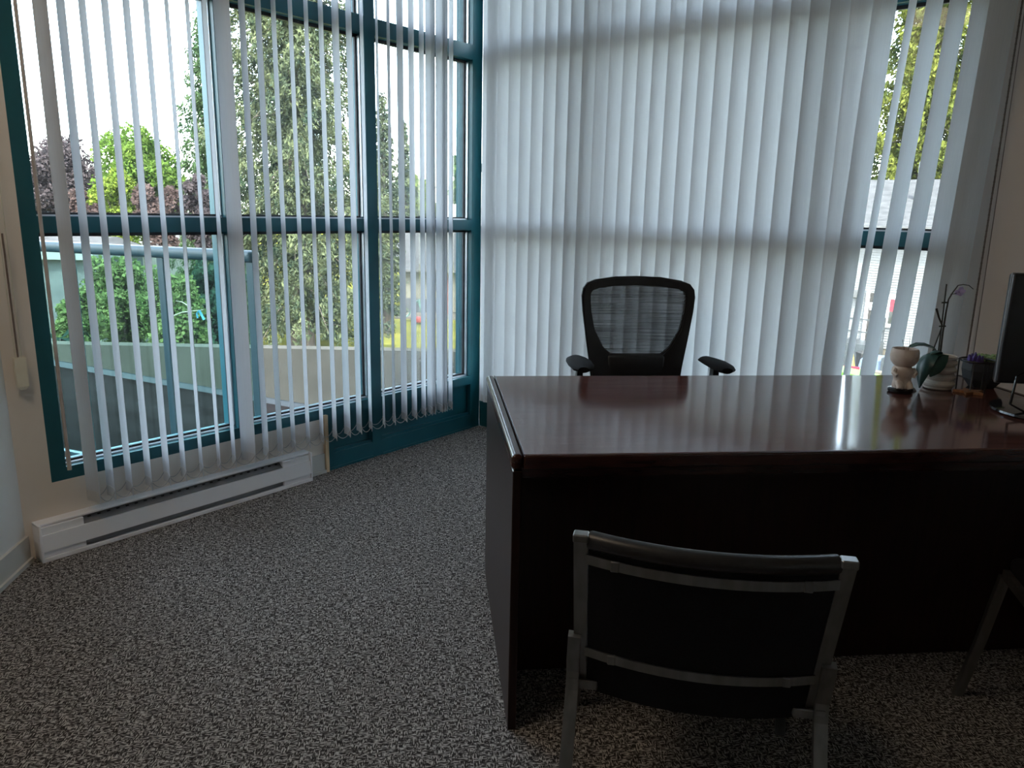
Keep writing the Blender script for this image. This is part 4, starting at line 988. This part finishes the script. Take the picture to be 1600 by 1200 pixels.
# ribbon tied in the dark bush
b = B(); P0 = at(311, 485, 11.6)
rtube(b, [P0, P0+np.array([0.03, 0, -0.06]), P0+np.array([0.06, -0.02, -0.15])], 0.02, 0.002); rtube(b, [P0, P0+np.array([-0.03, 0.02, -0.05]), P0+np.array([-0.02, 0.02, -0.12])], 0.015, 0.002)
tag(obj('ribbon', b, 'blueribbon'), 'bright blue ribbon tied to a twig of the dark bush', 'ribbon')
b = B(); q1 = at(318, 484, 11.6); q2 = at(275, 470, 11.8); q3 = at(255, 500, 12.2)
tube(b, [q3, at(285, 488, 11.9), q1], [0.015, 0.011, 0.004], 5); tube(b, [at(300, 482, 11.7), at(285, 472, 11.8), q2], [0.010, 0.007, 0.003], 5)
tag(obj('bare_twig', b, 'fascia'), 'pale bare twig holding the blue ribbon', 'twig')

# ------------------------------------------------------------------ grey roofed house beyond the lawn
hd_ = 43.0
rh = Vector((CR[0], CR[1], 0)).normalized(); fh = Vector((CF[0], CF[1], 0)).normalized()
ho = hor(640, hd_); ha = math.atan2(rh.y, rh.x)
t = thing('bungalow', ho, ha, 'single storey beige house with grey roof beyond the lawn', 'house')
W_ = 12.0; ze = zpx(680, 421, hd_)-GZ; zr = zpx(680, 352, hd_+4.5)-GZ; zg = zpx(680, 470, hd_)-GZ
obj('wall', box(B(), (-0.4, 0, 0), (W_, 6, ze)), 'housebeige', t)
obj('skirt', box(B(), (-0.42, -0.06, 0), (W_, 0.0, zg)), 'housegrey', t)
obj('roof', hexa(B(), [(-1.2, -0.6, ze-0.05), (W_+1, -0.6, ze-0.05), (W_+1, 9.0, ze-0.05), (-1.2, 9.0, ze-0.05), (-1.0, 4.4, zr), (W_+1, 4.4, zr), (W_+1, 4.7, zr), (-1.0, 4.7, zr)]), 'shingle', t)
obj('gutter', box(B(), (-1.2, -0.70, ze-0.16), (W_+1, -0.6, ze-0.02)), 'soffit', t)
xd = (712-640)*hd_/FPX; zd0 = zpx(712, 492, hd_)-GZ; zd1 = zpx(712, 430, hd_)-GZ
dr = obj('door', box(B(), (xd-0.50, -0.10, max(zd0, 0.05)), (xd+0.28, -0.02, zd1)), 'housebeige', t)
for x0 in (xd-0.62, xd+0.1): obj('door_post', box(B(), (x0, -0.22, 0.02), (x0+0.20, -0.06, zd1+0.1)), 'reddoor', dr)
obj('door_head', box(B(), (xd-0.62, -0.22, zd1+0.1), (xd+0.30, -0.06, zd1+0.26)), 'reddoor', dr)
obj('window', box(B(), (xd-1.3, -0.08, zg+0.5), (xd-0.9, -0.01, ze-0.6)), 'greywindow', t)
obj('porch_slab', box(B(), (-0.6, -2.2, 0), (W_, -0.06, 0.10)), 'pave', t)
# play things on the lawn
u0 = 654
t = thing('toy_car', hor(u0, 39), ha, 'red ride-on toy on the lawn before the beige house', 'toy')
obj('body', box(B(), (-0.32, -0.2, 0.10), (0.32, 0.2, 0.42), 0.06, 2), 'toyred', t, True)
obj('seat_back', box(B(), (0.12, -0.18, 0.40), (0.30, 0.18, 0.95), 0.05, 2), 'toyred', t, True)
for x in (-0.22, 0.22):
    for y in (-0.2, 0.2): obj('wheel', tube(B(), [(x, y-0.04, 0.11), (x, y+0.04, 0.11)], 0.11, 12), 'tyre', t, True)
t = thing('toy_slide', hor(640, 40), ha, 'aqua green play slide on the lawn before the beige house', 'toy')
obj('chute', rtube(B(), [(-0.5, 0, 0.10), (-0.1, 0, 0.35), (0.3, 0, 1.1), (0.5, 0, 1.15)], 0.22, 0.03, Vector((0, 1, 0))), 'toygreen', t)
for y in (-0.22, 0.22): obj('ladder_leg', tube(B(), [(0.75, y, 0), (0.45, y, 1.2)], 0.045, 8), 'toygreen', t, True)
for z in (0.3, 0.6, 0.9): obj('rung', tube(B(), [(0.75-0.25*z, -0.22, z), (0.75-0.25*z, 0.22, z)], 0.03, 6), 'toygreen', t, True)

# pale shed at far left behind the bushes
sd_ = 20.0
so_ = hor(62, sd_); t = thing('garden_shed', so_, ha, 'grey sided shed with white fascia behind the bushes at left', 'shed')
zf0, zf1 = zpx(100, 407, sd_)-GZ, zpx(100, 394, sd_)-GZ
ws = (138-62)*sd_/FPX
obj('wall', box(B(), (-1.2, 0.3, 0), (ws-0.1, 3.0, zf0)), 'housegrey', t)
obj('fascia', box(B(), (-1.4, 0.0, zf0), (ws, 3.2, zf1)), 'whitesiding', t)
obj('roof', hexa(B(), [(-1.4, 0, zf1), (ws, 0, zf1), (ws, 3.2, zf1), (-1.4, 3.2, zf1), (-1.4, 1.4, zf1+0.35), (ws-0.2, 1.4, zf1+0.35), (ws-0.2, 1.8, zf1+0.35), (-1.4, 1.8, zf1+0.35)]), 'shingle', t)
# white car far up the street
cd_ = 92.0; uu = 213
zc = ra_.z+(rc_.z-ra_.z)*(cd_-42)/(120-42)
cp = hor(uu, cd_, zc); t = thing('car', cp, ha+math.pi/2, 'white car far up the street above the transom', 'car')
b = B(); hexa(b, [(-2.1, -0.85, 0.3), (2.1, -0.85, 0.3), (2.1, 0.85, 0.3), (-2.1, 0.85, 0.3), (-2.1, -0.85, 0.9), (2.1, -0.85, 0.9), (2.1, 0.85, 0.9), (-2.1, 0.85, 0.9)])
body = obj('body', b, 'whitepaint', t)
obj('cabin', hexa(B(), [(-1.5, -0.8, 0.9), (1.3, -0.8, 0.9), (1.3, 0.8, 0.9), (-1.5, 0.8, 0.9), (-0.8, -0.65, 1.5), (0.9, -0.65, 1.5), (0.9, 0.65, 1.5), (-0.8, 0.65, 1.5)]), 'whitepaint', t)
obj('windscreen', hexa(B(), [(-1.45, -0.72, 0.95), (-1.40, -0.72, 0.95), (-1.40, 0.72, 0.95), (-1.45, 0.72, 0.95), (-0.88, -0.6, 1.44), (-0.83, -0.6, 1.44), (-0.83, 0.6, 1.44), (-0.88, 0.6, 1.44)]), 'greywindow', t)
for x in (-1.3, 1.3):
    for y in (-0.85, 0.85): obj('wheel', tube(B(), [(x, y-0.08, 0.32), (x, y+0.08, 0.32)], 0.32, 14), 'tyre', t, True)

# ------------------------------------------------------------------ white house beyond the right-hand window (wall parallel to it)
XH = 30.0
def on_x(u, v, x):
    d_ = ray(u, v); return CPOS+d_*((x-CPOS[0])/d_[0])
y_l, y_r = on_x(1180, 450, XH)[1], on_x(1620, 450, XH)[1]
zE = on_x(1400, 358, XH)[2]; zRd = on_x(1400, 281, XH+5)[2]; zF = on_x(1384, 545, XH)[2]
t = thing('white_house', (XH, y_r, GZ), 0, 'white sided house with grey shingle roof seen through the parted slats', 'house')
hy = y_l-y_r
# lap siding: real stepped boards in one wall mesh
b = B(); nl = 46; z0 = zF-GZ; z1 = zE-GZ; st = (z1-z0)/nl
for k in range(nl):
    za = z0+k*st; hexa(b, [(-0.030, 0, za), (0.2, 0, za), (0.2, hy, za), (-0.030, hy, za), (-0.004, 0, za+st), (0.2, 0, za+st), (0.2, hy, za+st), (-0.004, hy, za+st)])
o = obj('siding', b, 'whitesiding', t); o['kind'] = 'stuff'
obj('foundation', box(B(), (0.0, 0, 0), (0.25, hy, z0)), 'pave', t)
obj('side_wall', box(B(), (0.2, 0.0, 0), (10, hy-0.0, z1)), 'whitesiding', t)
rz_ = zRd-GZ
obj('roof', hexa(B(), [(-0.6, -0.8, z1), (10.6, -0.8, z1), (10.6, hy+0.8, z1), (-0.6, hy+0.8, z1), (4.9, -0.8, rz_), (5.1, -0.8, rz_), (5.1, hy+0.8, rz_), (4.9, hy+0.8, rz_)]), 'shingle', t)
obj('gutter', box(B(), (-0.74, -0.8, z1-0.05), (-0.6, hy+0.8, z1+0.12)), 'soffit', t)
obj('fascia', box(B(), (-0.66, -0.8, z1-0.26), (-0.58, hy+0.8, z1-0.05)), 'fascia', t)
def HL(u, v, off=0.0): 
    q = on_x(u, v, XH-off); return Vector((q[0]-XH, q[1]-y_r, q[2]-GZ))
a, c = HL(1358, 457), HL(1354, 531); wd = abs(HL(1370, 490).y-HL(1357, 490).y)
ymid = (HL(1357, 490).y+HL(1370, 490).y)/2
yd0, yd1 = sorted((HL(1356, 495).y, HL(1367, 495).y))
dr = obj('door', box(B(), (-0.07, yd0, c.z), (0.0, yd1, a.z)), 'browndoor', t)
for yy0 in (yd0-0.14, yd1): obj('door_casing', box(B(), (-0.10, yy0, c.z), (-0.01, yy0+0.14, a.z+0.12)), 'whitepaint', dr)
obj('knocker', box(B(), (-0.10, (yd0+yd1)/2-0.10, (a.z*0.72+c.z*0.28)-0.16), (-0.07, (yd0+yd1)/2+0.10, (a.z*0.72+c.z*0.28)+0.16), 0.02), 'whitepaint', dr)
w0, w1 = HL(1392, 467), HL(1406, 507)
ya, yb = sorted((HL(1390, 488).y, HL(1405, 488).y))
fr = obj('window_frame', box(B(), (-0.09, ya-0.16, w1.z-0.16), (-0.01, yb+0.16, w0.z+0.16)), 'whitepaint', t)
zm = (w0.z+w1.z)/2
obj('window_pane', box(B(), (-0.11, ya, w1.z), (-0.088, yb, zm)), 'greywindow', fr)
obj('window_curtain', box(B(), (-0.11, ya, zm), (-0.088, yb, w0.z)), 'redposter', fr)
l0 = HL(1342, 457); obj('wall_lamp', box(B(), (-0.30, l0.y-0.16, l0.z-0.22), (-0.02, l0.y+0.16, l0.z+0.10), 0.03), 'soffit', t)
wl = HL(1330, 470); obj('window', box(B(), (-0.08, wl.y, wl.z-0.7), (-0.01, wl.y+0.8, wl.z+0.5)), 'greywindow', t)
vp = HL(1400, 330); obj('vent_pipe', tube(B(), [(2.5, vp.y*0.96, z1+0.8), (2.5, vp.y*0.96, rz_+0.6)], 0.12, 8), 'soffit', t)
# entrance landing and steps
lz = c.z
t2 = thing('entrance_steps', (XH, y_r, GZ), 0, 'grey entrance landing with steps and metal rails at the white house', 'stairs')
yl0, yl1 = yd0-0.5, yd1+0.7
obj('landing', box(B(), (-1.5, yl0, 0), (-0.11, yl1, lz)), 'railgrey', t2)
nst = max(3, int(lz/0.19))
for k in range(nst):
    obj('step', box(B(), (-1.5, yl1+0.28*k, 0), (-0.11, yl1+0.28*(k+1), lz-(k+1)*lz/(nst+1))), 'soffit', t2)
for (xx, yy0) in ((-1.45, yl0+0.05), (-0.2, yl0+0.05), (-1.45, yl1-0.05)):
    obj('rail_post', box(B(), (xx-0.03, yy0-0.03, lz), (xx+0.03, yy0+0.03, lz+1.0)), 'railgrey', t2)
for zz in (0.5, 1.0):
    obj('rail', box(B(), (-1.48, yl0+0.02, lz+zz-0.03), (-1.42, yl1-0.02, lz+zz+0.03)), 'railgrey', t2)
    obj('rail', box(B(), (-1.48, yl0+0.02, lz+zz-0.03), (-0.16, yl0+0.08, lz+zz+0.03)), 'railgrey', t2)
    obj('stair_rail', tube(B(), [(-1.45, yl1-0.05, lz+zz), (-1.45, yl1+0.28*nst, zz)], 0.035, 6), 'whitepaint', t2, True)
obj('rail_post', box(B(), (-1.48, yl1+0.28*nst-0.03, 0), (-1.42, yl1+0.28*nst+0.03, 1.0)), 'railgrey', t2)
def place(u, v, x): 
    q = on_x(u, v, x); return Vector((q[0], q[1], GZ+0.02))
# bin, tarp, low wall, toys
q = place(1349, 550, XH-2.2); t = thing('waste_bin', q, 0, 'dark waste bin standing below the entrance landing', 'bin')
obj('body', lathe(B(), [(0.20, 0), (0.26, 0.75), (0.24, 0.76)], 4), 'tyre', t); obj('lid', lathe(B(), [(0.28, 0.76), (0.28, 0.82), (0.15, 0.88)], 4), 'tyre', t)
q = place(1384, 566, XH-3.0); t = thing('tarp_covered_box', q, 0, 'pale blue tarp covered box beside the white house', 'box')
obj('tarp', hexa(B(), [(-0.5, -0.9, 0), (0.5, -0.9, 0), (0.5, 0.9, 0), (-0.5, 0.9, 0), (-0.4, -0.8, 0.8), (0.45, -0.8, 0.9), (0.45, 0.8, 0.85), (-0.42, 0.8, 0.75)]), 'paleblue', t)
obj('strap', box(B(), (-0.52, -0.05, 0), (0.52, 0.05, 0.92)), 'railgrey', t)
xw = 17.0; q0 = on_x(1300, 572, xw); q1 = on_x(1420, 572, xw)
tag(obj('low_wall', box(B(), (xw, q1[1]-2, GZ), (xw+0.3, q0[1]+1.0, q0[2])), 'concrete'), 'low tan garden wall across the pavement before the white house', 'wall')
q = place(1331, 556, XH-4); t = thing('yellow_cone', q, 0, 'yellow cone on the pavement near the entrance steps', 'cone')
obj('cone', lathe(B(), [(0.26, 0.04), (0.10, 0.8), (0.06, 1.0)], 12), 'yellow', t, True); obj('foot', box(B(), (-0.32, -0.32, 0), (0.32, 0.32, 0.04)), 'yellow', t)
xg = 13.0; q = on_x(1316, 583, xg)
tag(obj('green_planter_box', hexa(B(), [(xg, q[1]-0.55, GZ), (xg+0.5, q[1]-0.55, GZ), (xg+0.5, q[1]+0.4, GZ), (xg, q[1]+0.4, GZ), (xg-0.05, q[1]-0.6, q[2]-0.02), (xg+0.55, q[1]-0.6, q[2]-0.02), (xg+0.55, q[1]+0.45, q[2]+0.07), (xg-0.05, q[1]+0.45, q[2]+0.07)]), 'limegreen'), 'tall lime green box on the pavement before the garden wall', 'box')
q = on_x(1331, 578, xg+2); t = thing('red_sign', (q[0], q[1], GZ), 0, 'small pink red sign on a post before the garden wall', 'sign')
obj('post', box(B(), (-0.03, -0.03, 0), (0.03, 0.03, q[2]-GZ-0.1)), 'railgrey', t); obj('board', box(B(), (-0.05, -0.17, q[2]-GZ-0.12), (-0.03, 0.17, q[2]-GZ+0.10)), 'pinkred', t)
